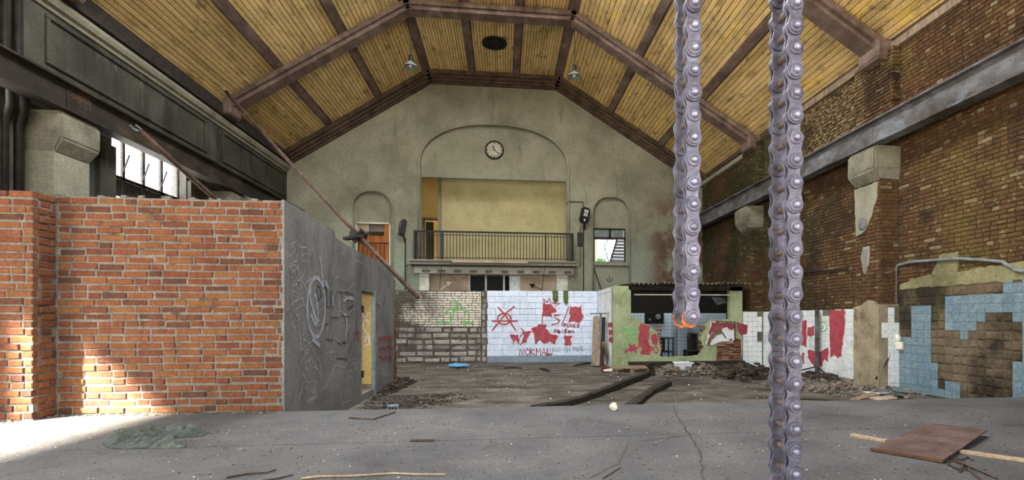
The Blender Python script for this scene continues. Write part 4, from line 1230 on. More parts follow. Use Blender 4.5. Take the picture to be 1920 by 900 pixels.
# ------------------------------------------------------------------ stroke letters for the painted words
LET = {
 'A': [[(0, 0), (.5, 1), (1, 0)], [(.2, .4), (.8, .4)]], 'B': [[(0, 0), (0, 1), (.8, .85), (.1, .55), (.9, .25), (0, 0)]], 'D': [[(0, 0), (0, 1), (.8, .8), (.9, .4), (0, 0)]],
 'E': [[(1, 1), (0, 1), (0, 0), (1, 0)], [(0, .5), (.8, .5)]], 'I': [[(.5, 0), (.5, 1)]], 'K': [[(0, 0), (0, 1)], [(.9, 1), (0, .45), (.9, 0)]],
 'L': [[(0, 1), (0, 0), (1, 0)]], 'M': [[(0, 0), (.1, 1), (.5, .4), (.9, 1), (1, 0)]], 'N': [[(0, 0), (0, 1), (.9, 0), (.9, 1)]],
 'O': [[(.5, 0), (0, .3), (0, .7), (.5, 1), (1, .7), (1, .3), (.5, 0)]], 'P': [[(0, 0), (0, 1), (.9, .85), (.9, .6), (0, .5)]],
 'R': [[(0, 0), (0, 1), (.9, .8), (0, .5), (1, 0)]], 'S': [[(1, .9), (.5, 1), (.05, .8), (.2, .55), (.85, .45), (.95, .2), (.5, 0), (0, .1)]],
 'T': [[(0, 1), (1, 1)], [(.5, 1), (.5, 0)]], 'U': [[(0, 1), (0, .2), (.4, 0), (.9, .2), (.9, 1)]], 'Z': [[(0, 1), (1, 1), (0, 0), (1, 0)]],
 'V': [[(0, 1), (.5, 0), (1, 1)]], 'e': [[(0, .35), (.8, .4), (.6, .65), (.1, .6), (0, .2), (.4, 0), (.9, .1)]], 'i': [[(.5, 0), (.5, .55)], [(.45, .75), (.5, .8)]],
 'n': [[(0, 0), (0, .6)], [(0, .45), (.5, .62), (.8, .4), (.8, 0)]], 'a': [[(.8, .6), (.2, .6), (0, .2), (.5, 0), (.8, .5), (.85, 0)]], 'l': [[(.4, 1), (.4, 0)]],
 'ß': [[(0, -.1), (.1, .9), (.7, .95), (.5, .55), (.9, .3), (.3, 0)]],
}
def word(txt, x0, y0, w, h, slope=0.0, gap=1.35):
    """letters in photo pixels; (x0, y0) is the lower left of the first letter"""
    out = []
    x = x0
    for ch in txt:
        for ln in LET.get(ch, []):
            out.append([(x + p[0] * w, y0 - p[1] * h + slope * (x - x0)) for p in ln])
        x += w * (gap if ch != ' ' else 0.9)
    return out
# ------------------------------------------------------------------ low cross wall: glazed brick, rubble block and white painted block
YLW = 17.2
LB = lambda px, py: onY(px, py, YLW)
lx0, lx1 = XG - 0.9, 3.20
xm = LB(913, 600)[0]
zt = LB(960, 545)[1]
xs = LB(903, 600)[0]
bm = bmesh.new(); bx(bm, -4.6, 3.2, YLW + 0.012, YLW + 0.25, -0.05, zt - 0.012)
wall_low = obj('wall_low', bm, M['block_mortar'], label='low cross wall, half bare brick and half white painted block', cat='wall', kind='structure')
r = random.Random(21)
zb = LB(850, 613)[1]
bl = []
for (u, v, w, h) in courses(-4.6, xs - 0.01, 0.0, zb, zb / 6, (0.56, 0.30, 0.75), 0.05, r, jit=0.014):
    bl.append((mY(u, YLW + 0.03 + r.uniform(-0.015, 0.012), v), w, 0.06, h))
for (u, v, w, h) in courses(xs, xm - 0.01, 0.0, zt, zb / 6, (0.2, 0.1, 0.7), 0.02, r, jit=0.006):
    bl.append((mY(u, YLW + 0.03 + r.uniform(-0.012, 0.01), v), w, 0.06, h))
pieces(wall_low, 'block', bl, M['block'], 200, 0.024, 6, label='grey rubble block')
gl = []
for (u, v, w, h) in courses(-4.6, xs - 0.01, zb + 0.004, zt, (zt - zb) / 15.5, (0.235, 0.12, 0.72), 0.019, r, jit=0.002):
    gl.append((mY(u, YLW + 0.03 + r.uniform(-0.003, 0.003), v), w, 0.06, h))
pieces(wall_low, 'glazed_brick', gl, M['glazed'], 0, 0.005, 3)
wl = []
for (u, v, w, h) in courses(xm, lx1 - 0.005, 0.2, zt, (zt - 0.2) / 11, (0.54, 0.27, 0.85), 0.006, r, jit=0.001):
    wl.append((mY(u, YLW + 0.03 + r.uniform(-0.003, 0.003), v), w, 0.06, h))
pieces(wall_low, 'painted_block', wl, M['white_block'], 200, 0.006, 3)
bm = bmesh.new(); bx(bm, xm, lx1, YLW - 0.006, YLW + 0.03, -0.05, 0.2)
obj('skirting_band', bm, M['blue_band'], wall_low, label='blue-grey painted skirting band')
# moss streaks over the wall top
for (a, b, zz) in ((1036, 1046, 568), (1056, 1065, 571)):
    x0, x1 = LB(a, 550)[0], LB(b, 550)[0]
    bm = bmesh.new()
    pp = rough_poly([(x0, zt + 0.01), (x1, zt + 0.01), (x1, LB(a, zz - 4)[1]), ((x0 + x1) / 2, LB(a, zz)[1]), (x0, LB(a, zz - 7)[1])], 0.05, 0.008, a)
    slab(bm, pp, [], FY(YLW), -0.035, -0.001)
    obj('moss_streak', bm, M['moss'], wall_low, label='green moss streak running down from the wall top')

WF = FY(YLW)
def wz(pts):       # pixels of the 5.293x study crop that starts at (900, 530)
    return [LB(900 + x / 5.293, 530 + y / 5.293) for x, y in pts]
bm = bmesh.new()
circ = [(240 + 66 * math.cos(a), 360 + 55 * math.sin(a)) for a in [i * math.pi / 9 for i in range(19)]]
lines = [[(180, 245), (240, 310), (300, 390), (355, 475)], [(340, 238), (260, 300), (190, 390), (122, 472)], [(120, 382), (370, 382)], circ]
ribbons(bm, [wz(l) for l in lines], 0.05, WF, 0.006)
lines = [[(640, 205), (628, 160), (665, 195), (690, 155), (700, 200)], [(720, 205), (795, 210), (745, 235)], [(620, 335), (614, 420)], [(790, 320), (740, 325), (745, 350), (790, 375), (770, 405), (710, 418)],
         [(885, 235), (810, 425)], [(410, 450), (430, 480)], [(395, 540), (440, 480)], [(400, 620), (440, 560)], [(660, 485), (500, 490)], [(1000, 225), (1002, 300), (1025, 340)], [(985, 385), (980, 440)]]
ribbons(bm, [wz(l) for l in lines], 0.035, WF, 0.006)
obj('graffiti', bm, M['red_paint'], wall_low, label='red spray outlines with a circled letter')
dab([wz([(630, 205), (700, 215), (735, 235), (755, 280), (735, 305), (710, 308), (708, 335), (622, 332)]),
     wz([(890, 235), (1000, 245), (1000, 300), (1020, 335), (1000, 390), (880, 390), (895, 330), (880, 300)]),
     wz([(300, 515), (385, 515), (382, 610), (350, 575), (330, 600)]),
     wz([(420, 480), (500, 480), (470, 560), (465, 600), (415, 600), (430, 540)]),
     wz([(500, 460), (570, 440), (575, 410), (660, 412), (660, 450), (690, 500), (780, 525), (760, 560), (745, 620), (690, 590), (640, 600), (600, 570), (560, 610), (540, 600), (545, 560), (520, 490)]),
     wz([(835, 525), (925, 530), (900, 570), (905, 625), (825, 622), (840, 580)])],
    M['red_paint'], WF, wall_low, 'filled red paint patches', off=0.005, step=0.08, amp=0.03)
bm = bmesh.new()
ribbons(bm, [wz(l) for l in word('NORMAL', 395, 725, 42, 72, -0.02, 1.3)] + [wz(l) for l in word('PUNKS', 832, 440, 22, 34, 0.06, 1.45)] + [wz([(640, 706), (720, 708)])]
        + [wz(l) for l in word('Meißen', 740, 500, 26, 40, 0.0, 1.3)], 0.028, WF, 0.008)
obj('graffiti', bm, M['dark_red_paint'], wall_low, label='painted words in red')
bm = bmesh.new()
ribbons(bm, [wz(l) for l in word('DAS IST PUNK', 722, 690, 22, 48, -0.03, 1.25)], 0.02, WF, 0.007)
obj('graffiti', bm, M['grey_paint'], wall_low, label='faint grey lettering')
def wg(pts): return [LB(740 + x / 5.293, 530 + y / 5.293) for x, y in pts]
bm = bmesh.new()
ribbons(bm, [wg(l) for l in ([(590, 160), (620, 220), (640, 260)], [(660, 200), (600, 250), (530, 270), (495, 305)], [(560, 250), (680, 265), (730, 300), (740, 350)], [(600, 270), (560, 380), (545, 410)],
        [(400, 410), (560, 395)], [(420, 418), (470, 380)], [(680, 410), (780, 400)], [(690, 420), (690, 380)], [(700, 400), (760, 408)])], 0.06, FY(YLW), 0.006)
obj('graffiti', bm, M['green_paint'], wall_low, label='green spray scrawl')

# ------------------------------------------------------------------ booth: white return wall, green broken front, corrugated roof
YBO = 14.7
XB = 3.20
BF = lambda px, py: onY(px, py, YBO)
ztop = BF(1160, 536)[1]
bm = bmesh.new(); bx(bm, XB - 0.002, XB + 0.14, YBO + 0.22, YLW + 0.1, -0.05, ztop - 0.02)
wall_ret = obj('wall_booth_return', bm, M['white_paint'], label='short white painted side wall of the broken booth', cat='wall', kind='structure')
bm = bmesh.new()
z = ztop - 0.16
y = YBO + 0.3
while y < YLW:
    lathe(bm, [(0.018, 0), (0.012, -0.008)], (XB - 0.002, y, z), 'X', 6); y += 0.15
obj('screw_row', bm, M['iron'], wall_ret)
pr = lambda pts: [onX(x, y, XB - 0.002) for x, y in pts]
dab([pr([(1117, 580), (1120, 578), (1120, 620), (1117, 618)]), pr([(1140, 605), (1149, 604), (1149, 614), (1140, 614)]), pr([(1141, 618), (1150, 619), (1149, 628), (1142, 628)]), pr([(1142, 632), (1150, 632), (1149, 642), (1142, 641)])],
    M['red_paint'], lambda u, v, w: (XB - 0.002 + w, u, v), wall_ret, 'red paint marks', off=0.006)

outline = [(XB, -0.05), (XB, ztop), (BF(1183, 536)[0], ztop)]
brk = [(1183, 596), (1197, 598), (1203, 605), (1219, 611), (1229, 621), (1236, 638), (1239, 655), (1237, 668), (1265, 669), (1300, 668), (1313, 666), (1320, 651), (1314, 638), (1316, 628), (1326, 609), (1335, 600), (1341, 598), (1369, 598)]
xp0, xp1 = BF(1369, 560)[0], BF(1392, 560)[0]
prof = [BF(*p) for p in brk]
rp = [prof[0]]
rr = random.Random(4)
for a, b in zip(prof[:-1], prof[1:]):
    for k in range(1, 4):
        t = k / 3
        rp.append((a[0] + (b[0] - a[0]) * t + (rr.uniform(-.02, .02) if k < 3 else 0), a[1] + (b[1] - a[1]) * t + (rr.uniform(-.02, .02) if k < 3 else 0)))
outline += rp + [(xp0, ztop), (xp1, ztop), (xp1, -0.05)]
hole_b = rough_poly([BF(1344, 645), BF(1362, 640), BF(1380, 634), BF(1390, 636), BF(1391, 677), BF(1344, 677)], 0.12, 0.02, 7)
bm = bmesh.new()
slab(bm, outline, [hole_b], FY(YBO), 0.0, 0.2)
booth = obj('wall_booth', bm, M['green_plaster'], label='broken pale green booth front daubed with graffiti', cat='wall', kind='structure')
bm = bmesh.new(); bx(bm, xp0 - 0.6, xp1, YBO + 0.10, YBO + 0.19, 0.0, 1.1)
obj('brick_core', bm, M['wall_mortar'], booth)
bl = []
for (u, v, w, h) in courses(BF(1344, 650)[0], BF(1391, 650)[0], BF(1360, 677)[1], BF(1360, 636)[1], 0.085, (0.25, 0.13, 0.6), 0.012, rr, jit=0.01):
    bl.append((mY(u, YBO + 0.06 + rr.uniform(-0.04, 0.04), v, rr.uniform(-.08, .08)), w, 0.1, h))
pieces(booth, 'brick', bl, M['booth_brick'], 80, 0.01, 5, label='exposed rough brick in the booth front')
# ragged brick edges of the hole
bl = []
for k in range(8):
    x, z = BF(1238 - rr.uniform(0, 3), 612 + k * 7)
    bl.append((mY(x + 0.02 + (k - 4) * 0.0, YBO + 0.1, z, rr.uniform(-.1, .1)), 0.14, 0.14, 0.07))
    x, z = BF(1316 + rr.uniform(0, 5), 612 + k * 7)
    bl.append((mY(x, YBO + 0.1, z, rr.uniform(-.1, .1)), 0.15, 0.14, 0.07))
pieces(booth, 'edge_brick', bl, M['booth_brick'], 40, 0.012, 5)
# front tiled strip right of the booth, facing the viewer
bm = bmesh.new(); slab(bm, [(xp1, -0.05), (xp1, 1.69), (XR, 1.69), (XR, -0.05)], [], FY(YBO - 0.02), 0.0, 0.04)
ts = obj('tile_strip', bm, M['grout'], booth, label='white tile strip right of the broken booth')
tl = []
xx = xp1 + 0.004
nrow = 11
while xx < XR - 0.1:
    for k in range(nrow):
        if xx > 7.55 and (k in (5, 6, 10) or rr.random() < 0.12): continue
        tl.append((mY(xx + TS / 2, YBO - 0.026, (k + 0.5) * TS), TS - 0.006, 0.012, TS - 0.006))
    xx += TS
pieces(ts, 'tile', tl, M['tile_white'], 120, 0.002, 1)
BFr = FY(YBO)
bz = lambda pts: [BF(1140 + x / 4.7375, 520 + y / 4.7375) for x, y in pts]
bz2 = lambda pts: [BF(1290 + x / 4.7375, 520 + y / 4.7375) for x, y in pts]
dab([bz([(295, 410), (375, 440), (365, 470), (362, 600), (395, 610), (375, 690), (290, 680), (300, 625), (265, 615), (275, 450)]),
     bz([(375, 515), (420, 500), (445, 560), (430, 610), (390, 590)])], M['red_paint'], BFr, booth, 'dark red paint block', off=0.005, step=0.08, amp=0.02)
bm = bmesh.new()
ribbons(bm, [bz(l) for l in ([(150, 665), (235, 600)], [(190, 600), (255, 665)], [(205, 660), (235, 605)], [(165, 650), (260, 625)])], 0.06, BFr, 0.006)
ribbons(bm, [bz([(400, 625), (425, 615), (450, 645), (430, 675), (405, 655), (400, 625)]), bz([(400, 520), (430, 560), (410, 590)]), bz([(440, 500), (420, 590)]), bz([(380, 540), (450, 545)])], 0.03, BFr, 0.007)
obj('graffiti', bm, M['red_paint'], booth, label='red strokes beside the paint block')
bm = bmesh.new()
ribbons(bm, [bz(l) for l in word('Neal', 108, 485, 30, 50, 0, 1.25)] + [bz(l) for l in word('Za', 215, 500, 26, 40, 0, 1.25)] + [bz(l) for l in word('IST', 118, 545, 28, 40, 0, 1.2)] + [bz(l) for l in word('Ve', 205, 570, 28, 36, 0, 1.2)] + [bz(l) for l in word('be', 108, 615, 28, 40, 0, 1.2)] + [bz([(95, 420), (108, 405)])], 0.04, BFr, 0.006)
obj('graffiti', bm, M['green_paint'], booth, label='green sprayed words')
# pinkish framed panel with red and brown smears
bm = bmesh.new(); slab(bm, rough_poly(bz2([(205, 395), (410, 400), (412, 545), (395, 570), (300, 570), (210, 600), (160, 590), (170, 520)]), 0.1, 0.012, 3), [], BFr, -0.012, 0.002)
pn = obj('pale_panel', bm, M['white_paint'], booth, label='pale panel with red and brown smears')
dab([bz2([(210, 400), (300, 402), (290, 440), (240, 450), (190, 520), (180, 490)]), bz2([(300, 402), (408, 404), (405, 450), (380, 465), (345, 440), (310, 455)]), bz2([(430, 400), (520, 420), (520, 500), (470, 510), (435, 480)])],
    M['dark_red_paint'], BFr, booth, 'red smears on the pale panel', off=0.034, step=0.06, amp=0.02)
dab([bz2([(255, 430), (300, 430), (300, 490), (240, 520), (200, 560), (185, 610), (165, 590), (185, 530)])], M['brown_paint'], BFr, booth, 'brown smear on the pale panel', off=0.038, step=0.06, amp=0.015)
bm = bmesh.new()
for a, b in (((240, 392), (415, 398)), ((410, 400), (412, 545)), ((300, 490), (333, 540))):
    p, q = bz2([a, b]); bar(bm, (p[0], YBO - 0.04, p[1]), (q[0], YBO - 0.04, q[1]), 0.025, 0.025)
obj('steel_angle', bm, M['steel_black'], booth)
# dark sill beam along the foot
bm = bmesh.new(); bx(bm, BF(1178, 680)[0], BF(1393, 680)[0], YBO - 0.16, YBO - 0.003, BF(1280, 684)[1], BF(1280, 677)[1])
obj('sill_beam', bm, M['steel_black'], booth, label='dark timber sill along the booth foot')
# booth interior
bm = bmesh.new(); bx(bm, XB + 0.14, XR - 0.06, YLW + 0.02, YLW + 0.12, -0.05, 1.66)
wbi = obj('wall_booth_inner', bm, M['tile_small'], label='pale blue tiled wall inside the booth', cat='wall', kind='structure')
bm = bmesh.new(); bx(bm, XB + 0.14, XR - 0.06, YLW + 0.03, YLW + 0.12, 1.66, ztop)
obj('dark_band', bm, M['dark'], wbi, label='dark upper band')  # dark strip above the tiling
px1 = onY(1280, 600, 16.6)[0]
bm = bmesh.new(); bx(bm, px1 - 0.18, px1 + 0.18, 16.6, YLW + 0.02, -0.05, 1.66)
obj('tiled_pier', bm, M['tile_small'], wbi)
x0, z0 = onY(1209, 607, YLW); x1, z1 = onY(1243, 587, YLW)
t = thing('switch_board', 'dark burnt switchboard on the tiles inside the booth', 'switchboard', (x0, YLW, z0))
bm = bmesh.new(); bx(bm, x0, x1, YLW - 0.06, YLW + 0.018, z0, z1); obj('board', bm, M['dark'], t)
bm = bmesh.new()
for a, b, c_, d_ in ((x0, x1, z0, z0 + .03), (x0, x1, z1 - .03, z1), (x0, x0 + .03, z0, z1), (x1 - .03, x1, z0, z1)): bx(bm, a, b, YLW - 0.09, YLW - 0.06, c_, d_)
obj('frame', bm, M['iron'], t)
bm = bmesh.new(); lathe(bm, [(0.10, 0), (0.10, -0.03), (0.05, -0.05)], ((x0 * .3 + x1 * .7), YLW - 0.06, (z0 + z1) / 2 + 0.06), 'Y', 12); obj('dial', bm, M['grey_metal'], t)
bm = bmesh.new(); lathe(bm, [(0.05, 0), (0.04, -0.03)], ((x0 * .75 + x1 * .25), YLW - 0.06, (z0 + z1) / 2 - 0.04), 'Y', 10); obj('knob', bm, M['grey_metal'], t)
# metal frames standing in the booth
def rack(pa, pb, Y, label, flat):
    (xa, zb_), (xb_, za) = onY(pa[0], pa[1], Y), onY(pb[0], pb[1], Y)
    t = thing('metal_trolley', label, 'trolley', (xa, Y, 0), 'rusty trolleys inside the booth')
    for xx in (xa, xb_):
        for yy in (Y, Y + 0.45):
            bm = bmesh.new(); tube(bm, [(xx, yy, 0), (xx, yy, za if yy == Y else za * 0.9)], 0.022, 8); obj('leg', bm, M['iron'], t)
    for zz in (za * 0.95, zb_ + 0.12):
        bm = bmesh.new()
        for (p, q) in (((xa, Y), (xb_, Y)), ((xb_, Y), (xb_, Y + .45)), ((xb_, Y + .45), (xa, Y + .45)), ((xa, Y + .45), (xa, Y))):
            tube(bm, [(p[0], p[1], zz), (q[0], q[1], zz)], 0.018, 6)
        obj('rail', bm, M['iron'], t)
    bm = bmesh.new(); bx(bm, xa, xa + (xb_ - xa) * flat, Y + 0.2, Y + 0.22, zb_ + 0.13, za * 0.95); obj('panel', bm, M['steel_black'], t)
rack((1241, 667), (1262, 632), 15.9, 'black metal trolley left inside the booth', 0.45)
rack((1299, 665), (1314, 624), 15.9, 'black metal trolley right inside the booth', 0.8)
bm = bmesh.new()
x0, z0 = onY(1289, 670, 15.3); x1, z1 = onY(1313, 657, 15.3)
for q in ((x0, x1, z0 - .3, z0 + .02, 15.3, 15.7), (x0, x0 + .03, z0, z1, 15.3, 15.7), (x1 - .03, x1, z0, z1, 15.3, 15.7), (x0, x1, z1 - .03, z1, 15.32, 15.7), (x0, x1, z0, z1, 15.68, 15.7)): bx(bm, q[0], q[1], q[4], q[5], q[2], q[3])
obj('crate', bm, M['wood_dark'], label='small dark open crate by the right trolley in the booth', cat='crate')
# corrugated roof
t = thing('corrugated_roof', 'mossy corrugated sheet roof over the broken booth', 'roof', (5.2, 15.8, ztop))
x0, x1 = BF(1176, 535)[0] + 0.05, BF(1396, 535)[0]
ns = 4
for s in range(ns):
    bm = bmesh.new()
    xa, xb_ = x0 + (x1 - x0) * s / ns, x0 + (x1 - x0) * (s + 1) / ns + 0.05
    n = 44
    dz = 0.006 * s
    rows = []
    for (yy, zz) in ((YBO - 0.28, ztop + 0.045 + 0.015 * (s % 2)), (16.1, ztop + 0.11)):
        rows.append([bm.verts.new((xa + (xb_ - xa) * i / n, yy + rnd.uniform(-.02, .02) * (yy < 15), zz + dz + 0.03 * math.sin(i * 2 * math.pi / 6.3))) for i in range(n + 1)])
        rows.append([bm.verts.new((xa + (xb_ - xa) * i / n, yy, zz + dz + 0.012 + 0.03 * math.sin(i * 2 * math.pi / 6.3))) for i in range(n + 1)])
    for i in range(n):
        bm.faces.new((rows[0][i], rows[0][i + 1], rows[2][i + 1], rows[2][i])); bm.faces.new((rows[1][i + 1], rows[1][i], rows[3][i], rows[3][i + 1]))
        bm.faces.new((rows[0][i + 1], rows[0][i], rows[1][i], rows[1][i + 1])); bm.faces.new((rows[2][i], rows[2][i + 1], rows[3][i + 1], rows[3][i]))
    obj('sheet', bm, M['corrugated'], t)
for yy in (YBO + 0.05, 15.9):
    bm = bmesh.new(); bx(bm, x0, x1, yy - 0.05, yy + 0.05, ztop - 0.12, ztop - 0.001 + (yy - YBO) * 0.01); obj('rafter', bm, M['wood_dark'], t)
# lighter bar across the opening and hanging sheet
p, q = BF(1316, 553), BF(1380, 553)
bm = bmesh.new(); bar(bm, (BF(1190, 553)[0], YBO + 0.05, p[1]), (q[0], YBO + 0.05, q[1]), 0.035, 0.035)
obj('cross_bar', bm, M['frame_white'], booth, label='pale pipe across the booth opening')
bm = bmesh.new()
hp = [onY(x, y, 15.6) for x, y in ((1334, 557), (1356, 558), (1362, 568), (1341, 572))]
slab(bm, hp, [], lambda u, v, w: (u, 15.6 + w + (v - hp[0][1]) * 0.5, v), 0, 0.01)
tb = bmesh.new(); tube(tb, [(hp[0][0] + .1, 15.6, hp[0][1]), (hp[0][0] + 0.12, 15.88, ztop - 0.06)], 0.006, 5)
t = thing('tin_sheet', 'bent pale tin sheet hanging under the booth roof', 'sheet', (hp[0][0], 15.6, hp[0][1]))
obj('sheet', bm, M['grey_metal'], t); obj('wire', tb, M['iron'], t)
# ------------------------------------------------------------------ gable wall fittings
# balcony slab, railing
YR = YB - 0.62
RB = lambda px, py: onY(px, py, YR)
x0, x1 = RB(775, 460)[0], RB(1076, 460)[0]
zf = RB(900, 488)[1]
zr = RB(900, 435)[1]
bal = thing('balcony', 'narrow plastered balcony slab with a dentil course beneath', 'balcony', (0, YB, zf - .2), kind='structure')
bm = bmesh.new()
slab(bm, [(YB + REC + 0.16, zf), (YB - 0.70, zf), (YB - 0.72, zf - 0.05), (YB - 0.66, zf - 0.10), (YB - 0.64, zf - 0.17), (YB + 0.0, zf - 0.2), (YB, zf - 0.01), (YB + REC + .16, zf - 0.01)], [], lambda u, v, w: (x0 - 0.12 + w, u, v), 0, x1 - x0 + 0.2)
obj('slab', bm, M['plaster_pale'], bal)
bm = bmesh.new(); bx(bm, RB(848, 490)[0], RB(990, 490)[0], YB - 0.735, YB - 0.7, zf - 0.1, zf - 0.012)
obj('bare_patch', bm, M['beige'], bal, label='bare brown patch on the balcony edge')
bm = bmesh.new(); bx(bm, x0 - 0.05, x1 + 0.05, YB - 0.18, YB - 0.002, zf - 0.46, zf - 0.2)
obj('lower_band', bm, M['frame_white'], bal)
for k in range(10):
    xa = onY(792 + k * 29.6, 503, YB - 0.2)[0]
    bm = bmesh.new(); bx(bm, xa, xa + 0.26, YB - 0.28, YB - 0.181, zf - 0.42, zf - 0.33)
    obj('dentil', bm, M['stone'], bal)
bm = bmesh.new(); tube(bm, [(x0 - 0.3, YB - 0.02, zf - 0.2), (x0 - 0.25, YB - 0.67, zf - 0.215), (x1 + 0.05, YB - 0.67, zf - 0.215), (x1 + 0.2, YB - 0.02, zf - 0.21)], 0.014, 6)
obj('conduit', bm, M['iron'], bal)

rail_t = thing('balcony_railing', 'black iron balcony railing with vertical bars', 'railing', (0, YR, zf))
bm = bmesh.new()
bx(bm, x0, x1, YR - 0.03, YR + 0.03, zr - 0.04, zr + 0.02); bx(bm, x0, x0 + 0.06, YR, YB + 0.01, zr - 0.04, zr + 0.02); bx(bm, x1 - 0.06, x1, YR, YB + 0.01, zr - 0.04, zr + 0.02)
obj('handrail', bm, M['iron'], rail_t)
for z in (zf + 0.08, zr - 0.13):
    bm = bmesh.new(); bx(bm, x0, x1, YR - 0.012, YR + 0.012, z - 0.012, z + 0.012); obj('rail_strip', bm, M['iron'], rail_t)
n = 50
bars = bmesh.new(); bx(bars, -0.013, 0.013, -0.013, 0.013, 0, zr - 0.06 - zf)
me = bpy.data.meshes.new('baluster'); finish(bars); bars.to_mesh(me); bars.free(); me.materials.append(M['iron'])
for k in range(n + 1):
    o = bpy.data.objects.new('baluster', me); o.location = (x0 + 0.03 + (x1 - x0 - 0.06) * k / n, YR, zf + 0.02); attach(o, rail_t)
for k in range(1, 5):
    for xx in (x0 + 0.03, x1 - 0.03):
        o = bpy.data.objects.new('baluster', me); o.location = (xx, YR + 0.12 * k, zf + 0.02); attach(o, rail_t)
for px in (777, 829, 1023, 1074):
    bm = bmesh.new(); xx = RB(px, 460)[0]; bx(bm, xx - 0.028, xx + 0.028, YR - 0.028, YR + 0.028, zf, zr); obj('post', bm, M['iron'], rail_t)

# wide window under the balcony
wn4 = thing('window_4', 'wide boarded window band under the balcony', 'window', (0, YB, 1.2), kind='structure')
bm = bmesh.new()
bx(bm, B(787, 530)[0], lowx0, YB - 0.06, YB - 0.002, 1.2, lowz + 0.12); bx(bm, lowx1, B(1064, 530)[0], YB - 0.06, YB - 0.002, 1.2, lowz + 0.12); bx(bm, lowx0, lowx1, YB - 0.06, YB - 0.002, lowz, lowz + 0.12)
obj('surround', bm, M['frame_white'], wn4)
for z in (B(796, 520)[1], B(796, 540)[1] - 0.4):
    bm = bmesh.new(); bx(bm, B(787, 530)[0], lowx0 - .002, YB - 0.064, YB - 0.058, z, z + 0.015); bx(bm, lowx1 + .002, B(1064, 530)[0], YB - 0.064, YB - 0.058, z, z + 0.015); obj('joint', bm, M['iron'], wn4)
YWn = YB + 0.22
wx = lambda px: onY(px, 530, YWn)[0]
for a, b, nm in ((800, 880, 'board'), (975, 1048, 'board')):
    bm = bmesh.new(); bx(bm, wx(a), wx(b), YWn, YWn + 0.03, 1.2, lowz); obj(nm, bm, M['beige'], wn4, label='beige boarding')
bm = bmesh.new()
for px in (880, 911, 945, 974): bx(bm, wx(px) - 0.035, wx(px) + 0.035, YWn - 0.02, YWn + 0.05, 1.2, lowz)
bx(bm, wx(880), wx(974), YWn - 0.02, YWn + 0.05, lowz - 0.09, lowz)
obj('window_frame', bm, M['frame_white'], wn4)
bm = bmesh.new(); bx(bm, wx(955), wx(973), YWn + 0.1, YWn + 0.13, 1.2, lowz - 0.1); obj('curtain', bm, M['curtain'], wn4, label='pale bluish curtain')
bm = bmesh.new(); bx(bm, wx(915), wx(922), YWn + 0.03, YWn + 0.06, lowz - 0.17, lowz - 0.1); obj('sticker', bm, M['curtain'], wn4)
for a, b in ((881, 910), (912, 944)):
    bm = bmesh.new(); bx(bm, wx(a), wx(b), YWn + 0.01, YWn + 0.015, 1.2, lowz - 0.09); obj('pane', bm, M['glass_dark'], wn4)
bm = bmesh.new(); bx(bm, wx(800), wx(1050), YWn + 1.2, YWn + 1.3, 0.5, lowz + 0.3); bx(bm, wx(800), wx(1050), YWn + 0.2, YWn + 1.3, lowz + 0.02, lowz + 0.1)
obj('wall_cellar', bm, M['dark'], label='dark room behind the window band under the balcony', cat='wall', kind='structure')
bm = bmesh.new(); bx(bm, wx(895), wx(940), YWn + 1.0, YWn + 1.05, lowz - 0.32, lowz - 0.26); obj('shelf_board', bm, M['wood'], wn4)
# goose-neck lamp arms under the balcony
for k, (px, py, col, lab) in enumerate(((842, 532, 'porcelain', 'cream lamp arm hanging left under the balcony'), (998, 535, 'iron', 'dark lamp arm hanging right under the balcony'))):
    Y0 = YB - 0.5
    t = thing('lamp_arm', lab, 'lamp', (onY(px, py, Y0)[0], Y0, onY(px, py, Y0)[1]))
    c = Vector((onY(px, py, Y0)[0], Y0, onY(px, py, Y0)[1])); s_ = 1 if k else -1
    top_x = onY(828 if k == 0 else 1022, 497, Y0)[0]
    ex, ez = onY(824 if k == 0 else 1016, 544, Y0)
    bm = bmesh.new(); tube(bm, [(top_x, Y0, zf - 0.19), (ex, Y0, ez)], 0.012, 6); obj('cord', bm, M['iron'], t)
    bm = bmesh.new(); tube(bm, [(ex, Y0, ez), (c.x, Y0, c.z)], 0.016, 6); obj('arm', bm, M[col], t)
    bm = bmesh.new(); lathe(bm, [(0.03, -0.1), (0.05, -0.05), (0.1, 0.03), (0.11, 0.05)], c, 'Z', 12); obj('lamp_shade', bm, M[col], t, smooth=True)

# clock
cx_, cz_ = onY(927, 282, YB + REC)
Rc = 0.36
t = thing('wall_clock', 'round black-rimmed wall clock above the yellow loggia', 'clock', (cx_, YB + REC, cz_))
bm = bmesh.new(); lathe(bm, [(Rc, 0.0), (Rc, -0.07), (Rc - 0.02, -0.1), (Rc - 0.055, -0.09), (Rc - 0.06, -0.05)], (cx_, YB + REC, cz_), 'Y', 40); obj('rim', bm, M['iron'], t, smooth=True)
bm = bmesh.new(); lathe(bm, [(Rc - 0.055, -0.052), (0.001, -0.056)], (cx_, YB + REC, cz_), 'Y', 40); obj('dial', bm, M['clock_face'], t)
for k in range(12):
    a = k * math.pi / 6
    bm = bmesh.new()
    rot = Matrix.Translation((cx_, YB + REC, cz_)) @ Matrix.Rotation(a, 4, 'Y')
    wd = 0.02 if k % 3 == 0 else 0.012
    bx(bm, -wd, wd, -0.064, -0.058, Rc - 0.12, Rc - 0.065, rot); obj('hour_mark', bm, M['iron'], t)
for ang, ln, wd, nm in ((-22, 0.17, 0.018, 'hour_hand'), (128, 0.26, 0.012, 'minute_hand')):
    bm = bmesh.new()
    rot = Matrix.Translation((cx_, YB + REC, cz_)) @ Matrix.Rotation(math.radians(ang), 4, 'Y')
    bx(bm, -wd, wd, -0.074, -0.066, -0.06, ln, rot); obj(nm, bm, M['iron'], t)
